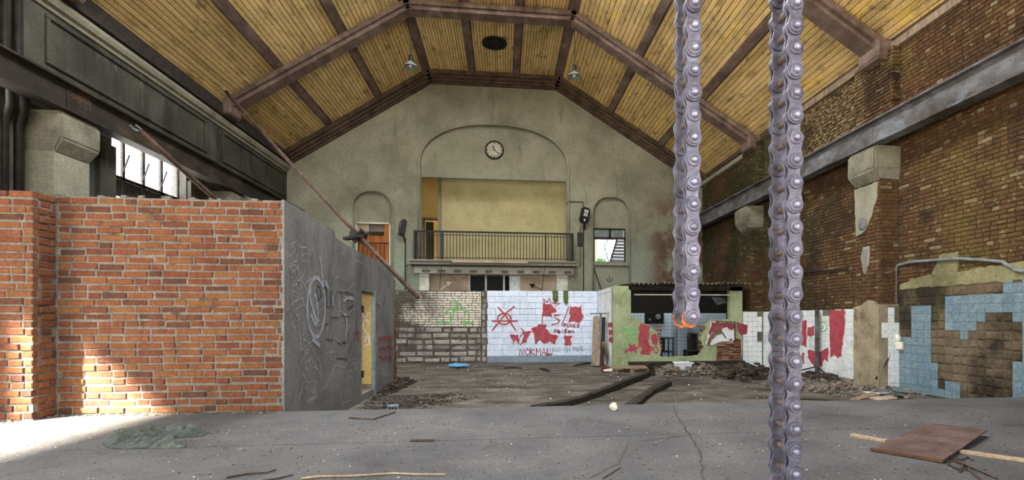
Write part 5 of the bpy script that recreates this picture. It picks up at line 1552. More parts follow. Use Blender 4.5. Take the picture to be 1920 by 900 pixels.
bm = bmesh.new(); lathe(bm, [(0.025, -0.06), (0.02, -0.085)], (cx_, YB + REC, cz_), 'Y', 12); obj('hub', bm, M['iron'], t)

# flood lamps beside the loggia
def flood(px, py, lab, side):
    Y0 = YB - 0.14
    x, z = onY(px, py, Y0)
    t = thing('flood_lamp', lab, 'lamp', (x, Y0, z), 'black flood lamps on the gable wall')
    yaw = math.radians(-68 if side else 12); roll = math.radians(12)
    m = Matrix.Translation((x, Y0 - 0.12, z)) @ Matrix.Rotation(roll, 4, 'Y') @ Matrix.Rotation(yaw, 4, 'Z')
    bm = bmesh.new(); bx(bm, -0.17, 0.17, -0.12, 0.08, -0.3, 0.3, m)
    bmesh.ops.bevel(bm, geom=[e for e in bm.edges], offset=0.05, segments=2, affect='EDGES'); obj('housing', bm, M['black'], t)
    bm = bmesh.new(); bx(bm, -0.10, 0.10, -0.128, -0.121, -0.05, 0.2, m); obj('lens', bm, M['fixture_glass'], t)
    bm = bmesh.new()
    for k in range(3): bx(bm, -0.1 + k * 0.09, -0.085 + k * 0.09, -0.14, -0.129, -0.05, 0.2, m)
    bx(bm, -0.1, 0.1, -0.14, -0.129, 0.06, 0.08, m); obj('guard', bm, M['iron'], t)
    bm = bmesh.new(); bx(bm, -0.03, 0.03, -0.125, -0.121, -0.24, -0.16, m); obj('name_plate', bm, M['fixture_glass'], t)
    bm = bmesh.new(); tube(bm, [(x, Y0 - 0.1, z - 0.25), (x + 0.03, Y0 + 0.02, z - 0.42), (x + 0.03, YB - 0.035, z - 0.5)], 0.03, 8); obj('bracket', bm, M['iron'], t)
    return x, z
flood(757, 428, 'black flood lamp turned sideways left of the balcony', True)
flood(1095, 405, 'black flood lamp facing out right of the balcony', False)
def cond(pts, r, lab, Y=YB - 0.02):
    bm = bmesh.new(); tube(bm, [(*[onY(p[0], p[1], Y)[0]], Y, onY(p[0], p[1], Y)[1]) for p in pts], r, 6)
    obj('conduit', bm, M['iron'], label=lab, cat='conduit', group='conduits on the gable wall')
cond([(760, 446), (760, 548)], 0.025, 'thin dark conduit below the left flood lamp')
cond([(1094, 425), (1094, 560)], 0.022, 'straight dark conduit just right of the balcony end')
cond([(1062, 382), (1070, 378), (1094, 379), (1094, 392)], 0.02, 'short bent conduit above the right flood lamp')
cond([(1088, 425), (1088, 500), (1068, 502)], 0.016, 'thin conduit from the right flood lamp to the balcony edge')
bm = bmesh.new(); xq, zq = B(1089, 448); bx(bm, xq - 0.14, xq + 0.10, YB - 0.05, YB - 0.003, zq - 0.3, zq + 0.25)
t = obj('junction_box', bm, M['plaster_dark'], label='grimy grey junction box under the right flood lamp', cat='box')
bm = bmesh.new()
for dz in (-0.2, 0.17): bx(bm, xq - 0.06, xq + 0.04, YB - 0.075, YB - 0.05, zq + dz - 0.03, zq + dz + 0.03)
obj('clamp', bm, M['iron'], t)

# left niche window: brown boards, rails
w5 = thing('window_5', 'small window with orange brown boards in the left niche', 'window', ((wlx0 + wlx1) / 2, YB + REC, wlz0), kind='structure')
YN = YB + REC
bm = bmesh.new()
for a in ((wlx0, wlx0 + .05, wlz0, wlz1), (wlx1 - .05, wlx1, wlz0, wlz1), (wlx0, wlx1, wlz1 - .05, wlz1)): bx(bm, a[0], a[1], YN + 0.0, YN + 0.1, a[2], a[3])
obj('window_frame', bm, M['frame_white'], w5)
ww = wlx1 - wlx0
zc = onY(700, 438, YN)[1]
for k in range(6):
    bm = bmesh.new(); xa = wlx0 + 0.06 + (ww - 0.12) * k / 6
    bx(bm, xa, xa + (ww - 0.12) / 6 - 0.012, YN + 0.22, YN + 0.25, wlz0, zc); obj('board', bm, M['wood_orange'], w5)
bm = bmesh.new(); bx(bm, wlx0, wlx1, YN + 0.14, YN + 0.2, zc - 0.02, zc + 0.1); obj('transom', bm, M['steel_black'], w5)
bm = bmesh.new(); bx(bm, wlx0 + 0.04, wlx0 + ww * 0.35, YN + 0.15, YN + 0.19, zc + 0.05, wlz1 - 0.05); obj('board', bm, M['beige'], w5)
bm = bmesh.new(); bx(bm, wlx1 - 0.25, wlx1 - 0.05, YN + 0.12, YN + 0.18, wlz0, wlz1 - 0.05); obj('board', bm, M['wood_orange'], w5)
bm = bmesh.new(); zq = onY(700, 455, YN)[1]; tube(bm, [(wlx0, YN + 0.1, zq), (wlx1, YN + 0.1, zq)], 0.02, 6)
for k in range(8): tube(bm, [(wlx0 + ww * (k + .5) / 8, YN + 0.1, zq), (wlx0 + ww * (k + .5) / 8, YN + 0.1, wlz0)], 0.01, 5)
obj('guard_rail', bm, M['iron'], w5)
bm = bmesh.new(); bx(bm, wlx0 - 0.6, wlx1 + 0.6, YN + 1.2, YN + 1.3, wlz0 - 0.4, wlz1 + 0.6)
obj('wall_stair', bm, M['white_paint'], label='pale wall behind the small left niche window', cat='wall', kind='structure')

# right niche window: frame, open casement to daylight, grey louvre shutter
w6 = thing('window_6', 'small steel window with a slanting grey shutter in the right niche', 'window', ((wrx0 + wrx1) / 2, YN, wrz0), kind='structure')
ww, hh = wrx1 - wrx0, wrz1 - wrz0
bm = bmesh.new()
ztr = onY(1145, 447, YN)[1]
for a in ((wrx0, wrx0 + .05, wrz0, wrz1), (wrx1 - .05, wrx1, wrz0, wrz1), (wrx0, wrx1, wrz1 - .06, wrz1), (wrx0, wrx1, ztr - .04, ztr + .05), (wrx0, wrx1, wrz0, wrz0 + .03), (wrx0 + ww * .48, wrx0 + ww * .54, ztr, wrz1)): bx(bm, a[0], a[1], YN + 0.01, YN + 0.09, a[2], a[3])
obj('window_frame', bm, M['steel_black'], w6)
for a, b in ((0.05, 0.48), (0.54, 0.95)):
    bm = bmesh.new(); bx(bm, wrx0 + ww * a, wrx0 + ww * b, YN + 0.045, YN + 0.05, ztr + 0.05, wrz1 - 0.06); obj('pane', bm, M['grey_metal'], w6, label='dull grey pane')
n = 7
for k in range(n):
    za, zb_ = wrz0 + 0.03 + (ztr - 0.07 - wrz0) * k / n, wrz0 + 0.03 + (ztr - 0.07 - wrz0) * (k + 1) / n - 0.015
    xl = wrx0 + ww * (0.52 + 0.2 * k / n)
    bm = bmesh.new(); bx(bm, xl, wrx1 - 0.06, YN + 0.05, YN + 0.075, za, zb_); obj('slat', bm, M['grey_metal'], w6)
bm = bmesh.new(); bar(bm, (wrx0 + ww * 0.52, YN + 0.04, wrz0 + 0.03), (wrx0 + ww * 0.74, YN + 0.04, ztr - 0.04), 0.05, 0.05); obj('shutter_edge', bm, M['steel_black'], w6)
for fx in (0.28, 0.36, 0.44, 0.5, 0.57):
    bm = bmesh.new(); tube(bm, [(wrx0 + ww * fx, YN + 0.12, wrz0), (wrx0 + ww * fx, YN + 0.12, ztr)], 0.011, 6); obj('bar', bm, M['iron'], w6)
bm = bmesh.new(); tube(bm, [(wrx0 + ww * 0.46, YN + 0.11, ztr - 0.05), (wrx0 + ww * 0.35, YN + 0.11, wrz0 + 0.65), (wrx0 + ww * 0.5, YN + 0.11, wrz0)], 0.016, 6); obj('bent_bar', bm, M['iron'], w6)
bm = bmesh.new(); bx(bm, wrx0 - 0.12, wrx1 + 0.2, YB + 0.04, YN + 0.0, wrz0 - 0.13, wrz0 - 0.002); obj('window_sill', bm, M['plaster_pale'], w6)
bm = bmesh.new(); lathe(bm, [(0.0, -0.3), (0.35, -0.15), (0.45, 0.1), (0.25, 0.35), (0.0, 0.45)], (wrx0 + ww * 0.75, 23.5, wrz0 + 0.15), 'Z', 9)
for v in bm.verts: v.co += Vector((rnd.uniform(-.1, .1), rnd.uniform(-.1, .1), rnd.uniform(-.1, .1)))
obj('shrub', bm, M['leaf'], label='green shrub outside behind the right niche window', cat='shrub')
bm = bmesh.new(); bx(bm, wrx0 + ww * 0.52, wrx0 + ww * 0.62, 23.2, 23.3, 0, 7.0); obj('outside_post', bm, M['outside_wall'], label='pale post outside the right niche window', cat='post')
bm = bmesh.new(); pq = [B(1113, 502), B(1127, 542)]; bar(bm, (pq[0][0], YB - 0.03, pq[0][1]), (pq[1][0], YB - 0.03, pq[1][1]), 0.04, 0.03)
obj('leaning_bar', bm, M['iron'], label='thin bar slanting below the right niche window', cat='bar')
bm = bmesh.new()
an = [[B(1145, 517), B(1144, 524)], [B(1140, 522), B(1141, 526), B(1145, 528), B(1149, 525), B(1150, 521)]]
ribbons(bm, an, 0.03, FY(YB + REC), 0.004); obj('graffiti', bm, M['black_paint'], wall_back, label='small black hook mark')

# ceiling rosette and pendant lamps
vx, vy = onZ(927, 84, 10.6)
t = thing('ceiling_vent', 'round black ornamental vent grille in the ridge ceiling', 'vent', (vx, vy, 10.6))
bm = bmesh.new(); lathe(bm, [(0.42, 0.0), (0.42, -0.03), (0.38, -0.05), (0.36, -0.03), (0.36, 0.0)], (vx, vy, 10.665), 'Z', 32); obj('rim', bm, M['iron'], t)
bm = bmesh.new(); lathe(bm, [(0.37, -0.01), (0.001, -0.012)], (vx, vy, 10.665), 'Z', 24); obj('backing', bm, M['dark'], t)
for k in range(8):
    a = k * math.pi / 8
    bm = bmesh.new(); bar(bm, (vx - 0.36 * math.cos(a), vy - 0.36 * math.sin(a), 10.64), (vx + 0.36 * math.cos(a), vy + 0.36 * math.sin(a), 10.64), 0.02, 0.02); obj('spoke', bm, M['iron'], t)
for rr_ in (0.12, 0.24):
    bm = bmesh.new(); lathe(bm, [(rr_, 0.0), (rr_, -0.03), (rr_ - 0.03, -0.03), (rr_ - 0.03, 0)], (vx, vy, 10.655), 'Z', 20); obj('ring', bm, M['iron'], t)
for px, py, ytop, lab in ((770, 124, 0, 'enamel pendant lamp hanging left of the ceiling vent'), (1077, 142, 15, 'enamel pendant lamp hanging right of the ceiling vent')):
    Y0 = T1 + 0.05
    x, z = onY(px, py, Y0)
    zt_ = ceil_z(x) - 0.28
    t = thing('pendant_lamp', lab, 'lamp', (x, Y0, z), 'pendant lamps')
    bm = bmesh.new(); tube(bm, [(x, Y0, z + 0.3), (x + 0.01, Y0, (z + zt_) / 2), (x, Y0, zt_)], 0.013, 6); obj('cord', bm, M['iron'], t)
    bm = bmesh.new(); lathe(bm, [(0.03, 0.32), (0.06, 0.3), (0.06, 0.14), (0.04, 0.1)], (x, Y0, z), 'Z', 12); obj('socket', bm, M['black'], t, smooth=True)
    bm = bmesh.new(); lathe(bm, [(0.05, 0.14), (0.1, 0.09), (0.19, 0.0), (0.195, -0.03), (0.18, -0.02), (0.09, 0.06), (0.04, 0.1)], (x, Y0, z), 'Z', 20); obj('lamp_shade', bm, M['grey_metal'], t, smooth=True)
    bm = bmesh.new(); lathe(bm, [(0.03, 0.08), (0.06, 0.03), (0.05, -0.02), (0.001, -0.045)], (x, Y0, z), 'Z', 12); obj('bulb', bm, M['fixture_glass'], t, smooth=True)
# ------------------------------------------------------------------ the two hanging drive chains
PITCH = 0.1
DEP = PITCH * F_PX / 42.0
def at_depth(px, py, d):
    a, b = (px - CX) / F_PX, (CY - py) / F_PX
    return Vector((_c * a * d + _s * d, -_s * a * d + _c * d, CAM_Z + b * d))

def plate_bm(R, waist, t):
    """figure-eight link plate in the XZ plane, pins at z = 0 and z = PITCH, thickness along Y"""
    bm = bmesh.new()
    pts = []
    n = 14
    for k in range(n + 1):
        a = math.radians(-205 + 230 * k / n); pts.append((R * math.cos(a), R * math.sin(a)))
    pts.append((waist, PITCH / 2))
    for k in range(n + 1):
        a = math.radians(-25 + 230 * k / n); pts.append((R * math.cos(a), PITCH + R * math.sin(a)))
    pts.append((-waist, PITCH / 2))
    ch = 0.0022
    cen = (0, PITCH / 2)
    ins = [(p[0] * (1 - ch / R), cen[1] + (p[1] - cen[1]) * (1 - ch / (PITCH / 2 + R))) for p in pts]
    rings = [[bm.verts.new((p[0], y, p[1])) for p in q] for q, y in ((ins, 0), (pts, ch), (pts, t - ch), (ins, t))]
    m = len(pts)
    for a, b in zip(rings[:-1], rings[1:]):
        for k in range(m): bm.faces.new((a[k], a[(k + 1) % m], b[(k + 1) % m], b[k]))
    tr = tessellate_polygon([[Vector((p[0], p[1], 0)) for p in ins]])
    for tt in tr:
        bm.faces.new([rings[0][i] for i in tt]); bm.faces.new([rings[3][i] for i in tt])
    finish(bm)
    return bm
def to_me(name, bm, mat, smooth=False):
    me = bpy.data.meshes.new(name); finish(bm); bm.to_mesh(me); bm.free(); me.materials.append(mat)
    if smooth:
        for p in me.polygons: p.use_smooth = True
    return me
PT = 0.0105
me_plate = to_me('link_plate', plate_bm(0.0385, 0.0275, PT), M['chain'])
SEP = 0.172
bm = bmesh.new(); lathe(bm, [(0.016, SEP + 0.006), (0.016, 0.0)], (0, 0, 0), 'Y', 16); me_pin = to_me('pin', bm, M['chain_pin'], True)
bm = bmesh.new(); lathe(bm, [(0.0175, 0.002), (0.0175, -0.010), (0.0135, -0.0165), (0.006, -0.019), (0.0005, -0.0195)], (0, 0, 0), 'Y', 18); me_boss = to_me('pin_head', bm, M['chain_boss'], True)
bm = bmesh.new(); lathe(bm, [(0.031, 0.002), (0.031, -0.004), (0.0285, -0.0065), (0.018, -0.007)], (0, 0, 0), 'Y', 24); me_wash = to_me('washer', bm, M['chain'])
bm = bmesh.new(); lathe(bm, [(0.0205, 0.0), (0.0205, 0.05)], (0, 0, 0), 'Y', 16); me_bush = to_me('bush', bm, M['chain_pin'], True)

def chain(px_top, px_bot, py_pin, n_up, n_down, label, broken):
    """pins at py_pin + 42 k; outer plates join a pin to the one above it at even k"""
    base = at_depth((px_top + px_bot) / 2, py_pin, DEP)
    root = thing('drive_chain', label, 'chain', (base.x, base.y, base.z - n_down * PITCH), 'hanging chains')
    lean = (px_top - px_bot) / 900 * 1.0
    def put(me, x, y, z, nm, rot=0.0):
        o = bpy.data.objects.new(nm, me); o.location = (x, y, z)
        o.rotation_euler = (0, rot, 0)
        attach(o, root); return o
    for k in range(-n_up, n_down + 1):          # k counts downwards
        z = base.z - k * PITCH
        x = base.x - lean * k * PITCH * (1 if True else 0)
        y = base.y
        wob = 0.0
        if abs(k) % 2 == 0:
            if k > -n_up:
                for l in (0, 2): put(me_plate, x, y + l * (PT + 0.0024), z, 'link_plate', lean * -0.5)
                for l in (0, 2): put(me_plate, x, y + SEP - PT - l * (PT + 0.0024), z, 'link_plate', lean * -0.5)
        else:
            if k > -n_up:
                for l in (1, 3): put(me_plate, x, y + l * (PT + 0.0024), z, 'link_plate', lean * -0.5)
                for l in (1,): put(me_plate, x, y + SEP - PT - l * (PT + 0.0024), z, 'link_plate', lean * -0.5)
        put(me_pin, x, y - 0.002, z, 'pin')
        put(me_wash, x, y - 0.0005, z, 'washer'); put(me_boss, x, y - 0.006, z, 'pin_head')
    ztop_ = base.z + n_up * PITCH
    bm = bmesh.new(); bx(bm, base.x - 0.03, base.x + 0.03, base.y + 0.055, base.y + 0.12, ztop_ - 0.02, 6.02); obj('hanger_bar', bm, M['chain'], root)
    if broken:
        z = base.z - n_down * PITCH
        for dy, s in ((0.014, 1), (SEP - 0.03, -1)):
            bm = bmesh.new()
            m = Matrix.Translation((base.x - 0.004, base.y + dy, z - 0.008)) @ Matrix.Rotation(math.radians(18 * s), 4, 'Y')
            slab(bm, [(-0.036, 0.02), (-0.034, -0.026), (-0.012, -0.046), (0.014, -0.043), (0.03, -0.03), (0.034, 0.01), (0.0, 0.028)], [], lambda u, v, w: m @ Vector((u, w, v)), 0, 0.012)
            obj('broken_plate', bm, M['chain_rust'], root, label='torn orange-rusted link plate')
    return root, base
c1, b1 = chain(1302, 1296, 593, 16, 0, 'shorter steel drive chain ending in mid-air with a rusty broken link', True)
c2, b2 = chain(1493, 1491, 467.5, 13, 12, 'longer steel drive chain hanging down past the lower picture edge', False)
# overhead crane bridge the chains hang from (runs on the crane rails above the viewer)
t = thing('crane_bridge', 'steel crane bridge spanning the rails high above the viewer', 'crane', (0, b1.y + .09, 5.5))
for dy in (-0.25, 0.25):
    bm = bmesh.new(); yc = b1.y + 0.09 + dy
    bx(bm, XL + 0.4, XR - 0.4, yc - 0.1, yc + 0.1, 5.49, 5.52); bx(bm, XL + 0.4, XR - 0.4, yc - 0.1, yc + 0.1, 5.97, 6.0); bx(bm, XL + 0.4, XR - 0.4, yc - 0.015, yc + 0.015, 5.52, 5.97)
    obj('girder', bm, M['steel_black'], t)
bm = bmesh.new(); bx(bm, b1.x - 0.2, b2.x + 0.2, b1.y - 0.2, b1.y + 0.4, 6.02, 6.3); obj('trolley', bm, M['steel_black'], t)

# ------------------------------------------------------------------ leaning poles
def polebetween(p0, p1, r0, r1, name, label, extend=0.0):
    p0, p1 = Vector(p0), Vector(p1)
    d = (p1 - p0).normalized()
    p1 = p1 + d * extend
    t = thing(name, label, 'pole', p1)
    n = 10
    bm = bmesh.new()
    tube(bm, [p0.lerp(p1, i / n) + Vector((0, 0, -0.05 * math.sin(math.pi * i / n))) for i in range(n + 1)], [r0 + (r1 - r0) * i / n for i in range(n + 1)], 8)
    obj('shaft', bm, M['pole'], t, smooth=True)
    bm = bmesh.new()
    side = d.cross(Vector((0, 0, 1))).normalized()
    for s in (-1, 1):
        tube(bm, [p0 + side * s * 0.02, p0 - d * 0.06 + side * s * 0.07, p0 - d * 0.16 + side * s * 0.06], 0.018, 6)
    obj('fork', bm, M['grey_metal'], t)
    return t, p0, p1
pt = onX(424, 172, -7.35); pm = onX(672, 438, XG - 0.1)
P0 = Vector((-7.35, pt[0], pt[1])); P1 = Vector((XG - 0.1, pm[0], pm[1]))
d = P1 - P0
t, a0, a1 = polebetween(P0, P0 + d * 1.26, 0.04, 0.034, 'leaning_pole', 'long rust-brown pole leaning over the grey wall top')
bm = bmesh.new()
m = Matrix.Translation(P1 + Vector((0, 0, -0.03))) @ d.to_track_quat('Y', 'Z').to_matrix().to_4x4()
bx(bm, -0.09, 0.09, -0.16, 0.16, -0.05, 0.0, m); bx(bm, -0.10, -0.06, -0.12, 0.12, -0.1, 0.1, m); bx(bm, 0.06, 0.10, -0.12, 0.12, -0.1, 0.1, m)
obj('clamp', bm, M['steel_black'], t)
bm = bmesh.new(); bar(bm, P1 + Vector((-0.25, 0.1, -0.08)), P1 + Vector((0.12, -0.25, -0.08)), 0.1, 0.05); obj('wedge_board', bm, M['wood_dark'], t)
q0 = onX(262, 246, -6.9); q1 = onX(405, 372, -6.55)
polebetween((-6.9, q0[0], q0[1]), (-6.55, q1[0], q1[1]), 0.055, 0.05, 'leaning_pole', 'shorter brown pole leaning behind the red brick partition', extend=(q1[1] - 0.04) / ((q0[1] - q1[1]) / (Vector((-6.9, q0[0], q0[1])) - Vector((-6.55, q1[0], q1[1]))).length))

# ------------------------------------------------------------------ leaning planks by the booth
XPk = XB - 0.02
def lean_plank(fx, fy, tx, ty, zt_, w, th, mat, label):
    """plank from floor point to a point near the white return wall"""
    bm = bmesh.new()
    p0, p1 = Vector((fx, fy, 0.0)), Vector((tx, ty, zt_))
    z = (p1 - p0).normalized(); xx = Vector((0, 1, 0)) if w > th else Vector((1, 0, 0))
    x = Vector((0.75, -0.66, 0)); x = (x - z * x.dot(z)).normalized(); y = z.cross(x)
    m = Matrix((x, y, z)).transposed().to_4x4(); m.translation = p0 + Vector((0, 0, 0.02))
    bx(bm, -w / 2, w / 2, -th / 2, th / 2, 0, (p1 - p0).length, m)
    return obj('plank', bm, mat, label=label, cat='plank', group='planks leaning by the booth')
def fl(px, py): return onZ(px, py, 0.0)
a = fl(1113, 687); lean_plank(a[0], a[1], XPk - 0.28, 15.95, onX(1131, 594, XPk - .28)[1], 0.14, 0.05, M['wood'], 'longest leaning plank, leftmost against the white booth side')
a = fl(1121, 687.5); lean_plank(a[0], a[1], XPk - 0.2, 15.75, 1.50, 0.14, 0.05, M['wood'], 'second leaning plank from the left by the booth')
a = fl(1129, 688); lean_plank(a[0], a[1], XPk - 0.08, 15.6, 1.48, 0.10, 0.05, M['wood_dark'], 'dark narrow plank third from the left by the booth')
a = fl(1127, 686); lean_plank(a[0], a[1], XPk - 0.10, 16.0, 0.75, 0.13, 0.05, M['wood'], 'short low plank leaning behind the long planks')
a = fl(1142, 686); lean_plank(a[0], a[1], XPk - 0.16, 15.2, 0.72, 0.13, 0.05, M['wood'], 'short grey plank leaning nearest the booth corner')
yy = 15.45
t = thing('post_stand', 'grey metal post with a crossbar beside the leaning planks', 'stand', (XB - 0.25, yy, 0))
bm = bmesh.new(); tube(bm, [(XB - 0.22, yy, 0), (XB - 0.22, yy, 1.62)], 0.035, 8); obj('post', bm, M['grey_metal'], t)
bm = bmesh.new(); bar(bm, (XB - 0.55, yy, 1.62), (XB + 0.0 - 0.01, yy - 0.2, 1.62), 0.03, 0.04); obj('crossbar', bm, M['grey_metal'], t)
bm = bmesh.new(); bx(bm, XB - 0.32, XB - 0.12, yy - 0.1, yy + 0.1, 0, 0.02); obj('foot', bm, M['grey_metal'], t)

# ------------------------------------------------------------------ floor things on the lower floor
def brick_block(px, py, w, d_, h, mat, label, name='loose_brick', rz=0.1, z=0.0):
    x, y = onZ(px, py, z)
    bm = bmesh.new(); m = Matrix.Translation((x, y + d_ / 2, z)) @ Matrix.Rotation(rz, 4, 'Z')
    bx(bm, -w / 2, w / 2, -d_ / 2, d_ / 2, 0, h, m, 0.006)
    bmesh.ops.bevel(bm, geom=[e for e in bm.edges], offset=0.012, segments=1, affect='EDGES')
    return obj(name, bm, mat, label=label, cat='brick' if 'brick' in name else 'block')
brick_block(1142, 698, 0.36, 0.2, 0.15, M['red_brick'], 'orange hollow block lying left of the pallet', 'clay_block', 0.15)
bm = bmesh.new(); x, y = onZ(1141, 694, 0.17); bx(bm, x - 0.12, x + 0.1, y - 0.02, y + 0.12, 0.15, 0.18, jit=0.02); obj('crumpled_paper', bm, M['chip_white'], label='white crumpled paper on the orange block', cat='paper')
# pallet
x, y = onZ(1186, 701, 0.0)
t = thing('pallet', 'weathered wooden pallet in front of the booth', 'pallet', (x, y, 0))
L_, D_ = 1.05, 0.8
for k in range(3):
    bm = bmesh.new(); bx(bm, x - L_ / 2, x + L_ / 2, y + 0.02 + k * 0.34, y + 0.11 + k * 0.34, 0, 0.022); obj('bottom_board', bm, M['wood'], t)
    for q in range(3):
        bm = bmesh.new(); bx(bm, x - L_ / 2 + q * (L_ - 0.14) / 2, x - L_ / 2 + 0.14 + q * (L_ - 0.14) / 2, y + 0.02 + k * 0.34, y + 0.11 + k * 0.34, 0.022, 0.11); obj('spacer_block', bm, M['wood'], t)
for q in range(3):
    bm = bmesh.new(); bx(bm, x - L_ / 2 + q * (L_ - 0.12) / 2, x - L_ / 2 + 0.12 + q * (L_ - 0.12) / 2, y, y + D_, 0.11, 0.13); obj('stringer', bm, M['wood'], t)
for k in range(5):
    bm = bmesh.new(); bx(bm, x - L_ / 2, x + L_ / 2, y + k * 0.165, y + 0.13 + k * 0.165, 0.13, 0.152); obj('top_board', bm, M['wood'], t)
# dark rails / timbers on the floor
def timber(pts, w, h, label, name='charred_beam', z=0.0):
    P = [Vector((*onZ(p[0], p[1], z), z)) for p in pts]
    n = 14
    fine = []
    for i in range(n + 1):
        s = i / n * (len(P) - 1); k = min(int(s), len(P) - 2); f = s - k
        fine.append(P[k].lerp(P[k + 1], f))
    bm = bmesh.new(); rings = []
    r_ = random.Random(len(label))
    for i, p in enumerate(fine):
        tt = (fine[min(i + 1, n)] - fine[max(i - 1, 0)]).normalized(); sd = Vector((tt.y, -tt.x, 0))
        ww, hh = w * r_.uniform(.85, 1.1), h * r_.uniform(.85, 1.15)
        rings.append([bm.verts.new(p + sd * a + Vector((0, 0, b))) for a, b in ((-ww / 2, 0.0), (ww / 2, 0.0), (ww / 2 * .9, hh * .8), (0.2 * ww, hh), (-0.2 * ww, hh * .95), (-ww / 2 * .9, hh * .75))])
    for a, b in zip(rings[:-1], rings[1:]):
        for k in range(6): bm.faces.new((a[k], a[(k + 1) % 6], b[(k + 1) % 6], b[k]))
    bm.faces.new(rings[0]); bm.faces.new(rings[-1][::-1])
    return obj(name, bm, M['wood_dark'], label=label, cat='beam')
timber([(1000, 772), (1060, 762), (1120, 742), (1215, 705)], 0.16, 0.12, 'long charred black beam running to the pallet corner')
timber([(1175, 772), (1200, 752), (1222, 736), (1252, 722)], 0.2, 0.1, 'short charred black beam ending near the white stone')
x, y = onZ(1224, 705, 0.0)
t = thing('iron_hook', 'black iron post with a bent head at the pallet corner', 'hook', (x, y, 0))
bm = bmesh.new(); tube(bm, [(x, y, 0.0), (x - 0.02, y, 0.2)], 0.07, 8); obj('stem', bm, M['steel_black'], t)
bm = bmesh.new(); tube(bm, [(x - 0.02, y, 0.2), (x - 0.1, y, 0.32)], [0.07, 0.1], 8); obj('head', bm, M['steel_black'], t)
# white tub
x, y = onZ(1284, 697, 0.02)
t = thing('plastic_tub', 'white plastic tub among the rubble under the booth opening', 'tub', (x, y, 0.0))
bm = bmesh.new()
ring = []
for (w, z) in ((0.32, 0.02), (0.40, 0.26), (0.36, 0.26), (0.29, 0.05)):
    ring.append([bm.verts.new((x + a * w / 2 * 1.1, y + 0.15 + b * w / 2 * 0.8, z)) for a, b in ((-1, -1), (1, -1), (1, 1), (-1, 1))])
for a, b in zip(ring[:-1], ring[1:]):
    for k in range(4): bm.faces.new((a[k], a[(k + 1) % 4], b[(k + 1) % 4], b[k]))
bm.faces.new(ring[0][::-1]); bm.faces.new(ring[-1])
bmesh.ops.bevel(bm, geom=[e for e in bm.edges], offset=0.015, segments=1, affect='EDGES')
obj('bucket', bm, M['tub'], t)
bm = bmesh.new(); bx(bm, x - 0.235, x + 0.235, y + 0.15 - 0.175, y + 0.15 - 0.155, 0.245, 0.275); bx(bm, x - 0.235, x + 0.235, y + 0.15 + 0.155, y + 0.15 + 0.175, 0.245, 0.275)
obj('rim', bm, M['tub'], t)
# blue bag
x, y = onZ(860, 690, 0.0)
bm = bmesh.new(); bmesh.ops.create_icosphere(bm, subdivisions=3, radius=1.0)
for v in bm.verts:
    n_ = noise.noise(v.co * 2.2) * 0.5 + noise.noise(v.co * 5) * 0.25
    v.co = Vector((x + v.co.x * (0.3 + n_ * 0.12), y + v.co.y * 0.22, max(0.0, 0.02 + (v.co.z * 0.5 + 0.4) * (0.13 + 0.12 * n_))))
obj('plastic_bag', bm, M['blue_bag'], label='crumpled blue plastic bag on the lower floor', cat='bag', smooth=True)
# little blue grid box at the edge
x, y = onZ(737, 766, 0.05)
t = thing('blue_box', 'small blue-grey box with dark slots at the floor edge', 'box', (x, y, 0))
bm = bmesh.new(); bx(bm, x - 0.08, x + 0.08, y - 0.04, y + 0.06, 0, 0.10); obj('case', bm, M['blue_band'], t)
for k in range(3):
    bm = bmesh.new(); bx(bm, x - 0.06 + k * 0.045, x - 0.03 + k * 0.045, y - 0.044, y - 0.04, 0.03, 0.08); obj('slot', bm, M['dark'], t)
# dark stick near the white wall
for (pa, pb, lab) in (((1012, 692), (1032, 698), 'dark splintered stick on the lower floor before the white wall'), ((1075, 688), (1110, 682), 'thin dark stick before the leaning planks'), ((945, 692), (980, 692.5), 'flat dark stick lying before the white wall')):
    a, b = onZ(*pa, 0.0), onZ(*pb, 0.0)
    bm = bmesh.new(); tube(bm, [(a[0], a[1], 0.03), ((a[0] + b[0]) / 2, (a[1] + b[1]) / 2, 0.05), (b[0], b[1], 0.03)], [0.02, 0.035, 0.015], 6); obj('stick', bm, M['wood_dark'], label=lab, cat='stick')

# ------------------------------------------------------------------ things on the raised floor
# rusty plate
def fz(px, py, dz=0.0): return Vector((*onZ(px, py, ZF + dz), ZF + dz))
pl = [fz(1632, 846), fz(1736, 802), fz(1851, 819), fz(1768, 869)]
bm = bmesh.new()
lo = [bm.verts.new(p + Vector((0, 0, h))) for p, h in zip(pl, (0.002, 0.035, 0.05, 0.012))]
hi = [bm.verts.new(v.co + Vector((0, 0, 0.012))) for v in lo]
bm.faces.new(hi); bm.faces.new(lo[::-1])
for k in range(4): bm.faces.new((lo[k], lo[(k + 1) % 4], hi[(k + 1) % 4], hi[k]))
bmesh.ops.subdivide_edges(bm, edges=bm.edges[:], cuts=5, use_grid_fill=True)
for v in bm.verts: v.co += Vector((rnd.uniform(-.004, .004), rnd.uniform(-.004, .004), rnd.uniform(0, .004)))
t = thing('rusty_plate', 'brown rusty sheet metal plate lying on the concrete', 'metal plate', pl[0])
obj('sheet', bm, M['rust'], t)
bm = bmesh.new()
bar(bm, pl[0] + Vector((0, 0, 0.016)), pl[3] + Vector((0, 0, 0.016)), 0.014, 0.02)
obj('turned_edge', bm, M['rust_edge'], t)
for (pa, pb, lab) in (((1597, 815), (1662, 827), 'short pale wooden lath end left of the rusty plate'), ((1800, 846), (1935, 865), 'long pale wooden lath right of the rusty plate')):
    a, b = fz(*pa, 0.012), fz(*pb, 0.012)
    bm = bmesh.new(); bar(bm, a, b, 0.045, 0.022); obj('wooden_lath', bm, M['wood_light'], label=lab, cat='lath', group='laths by the rusty plate')
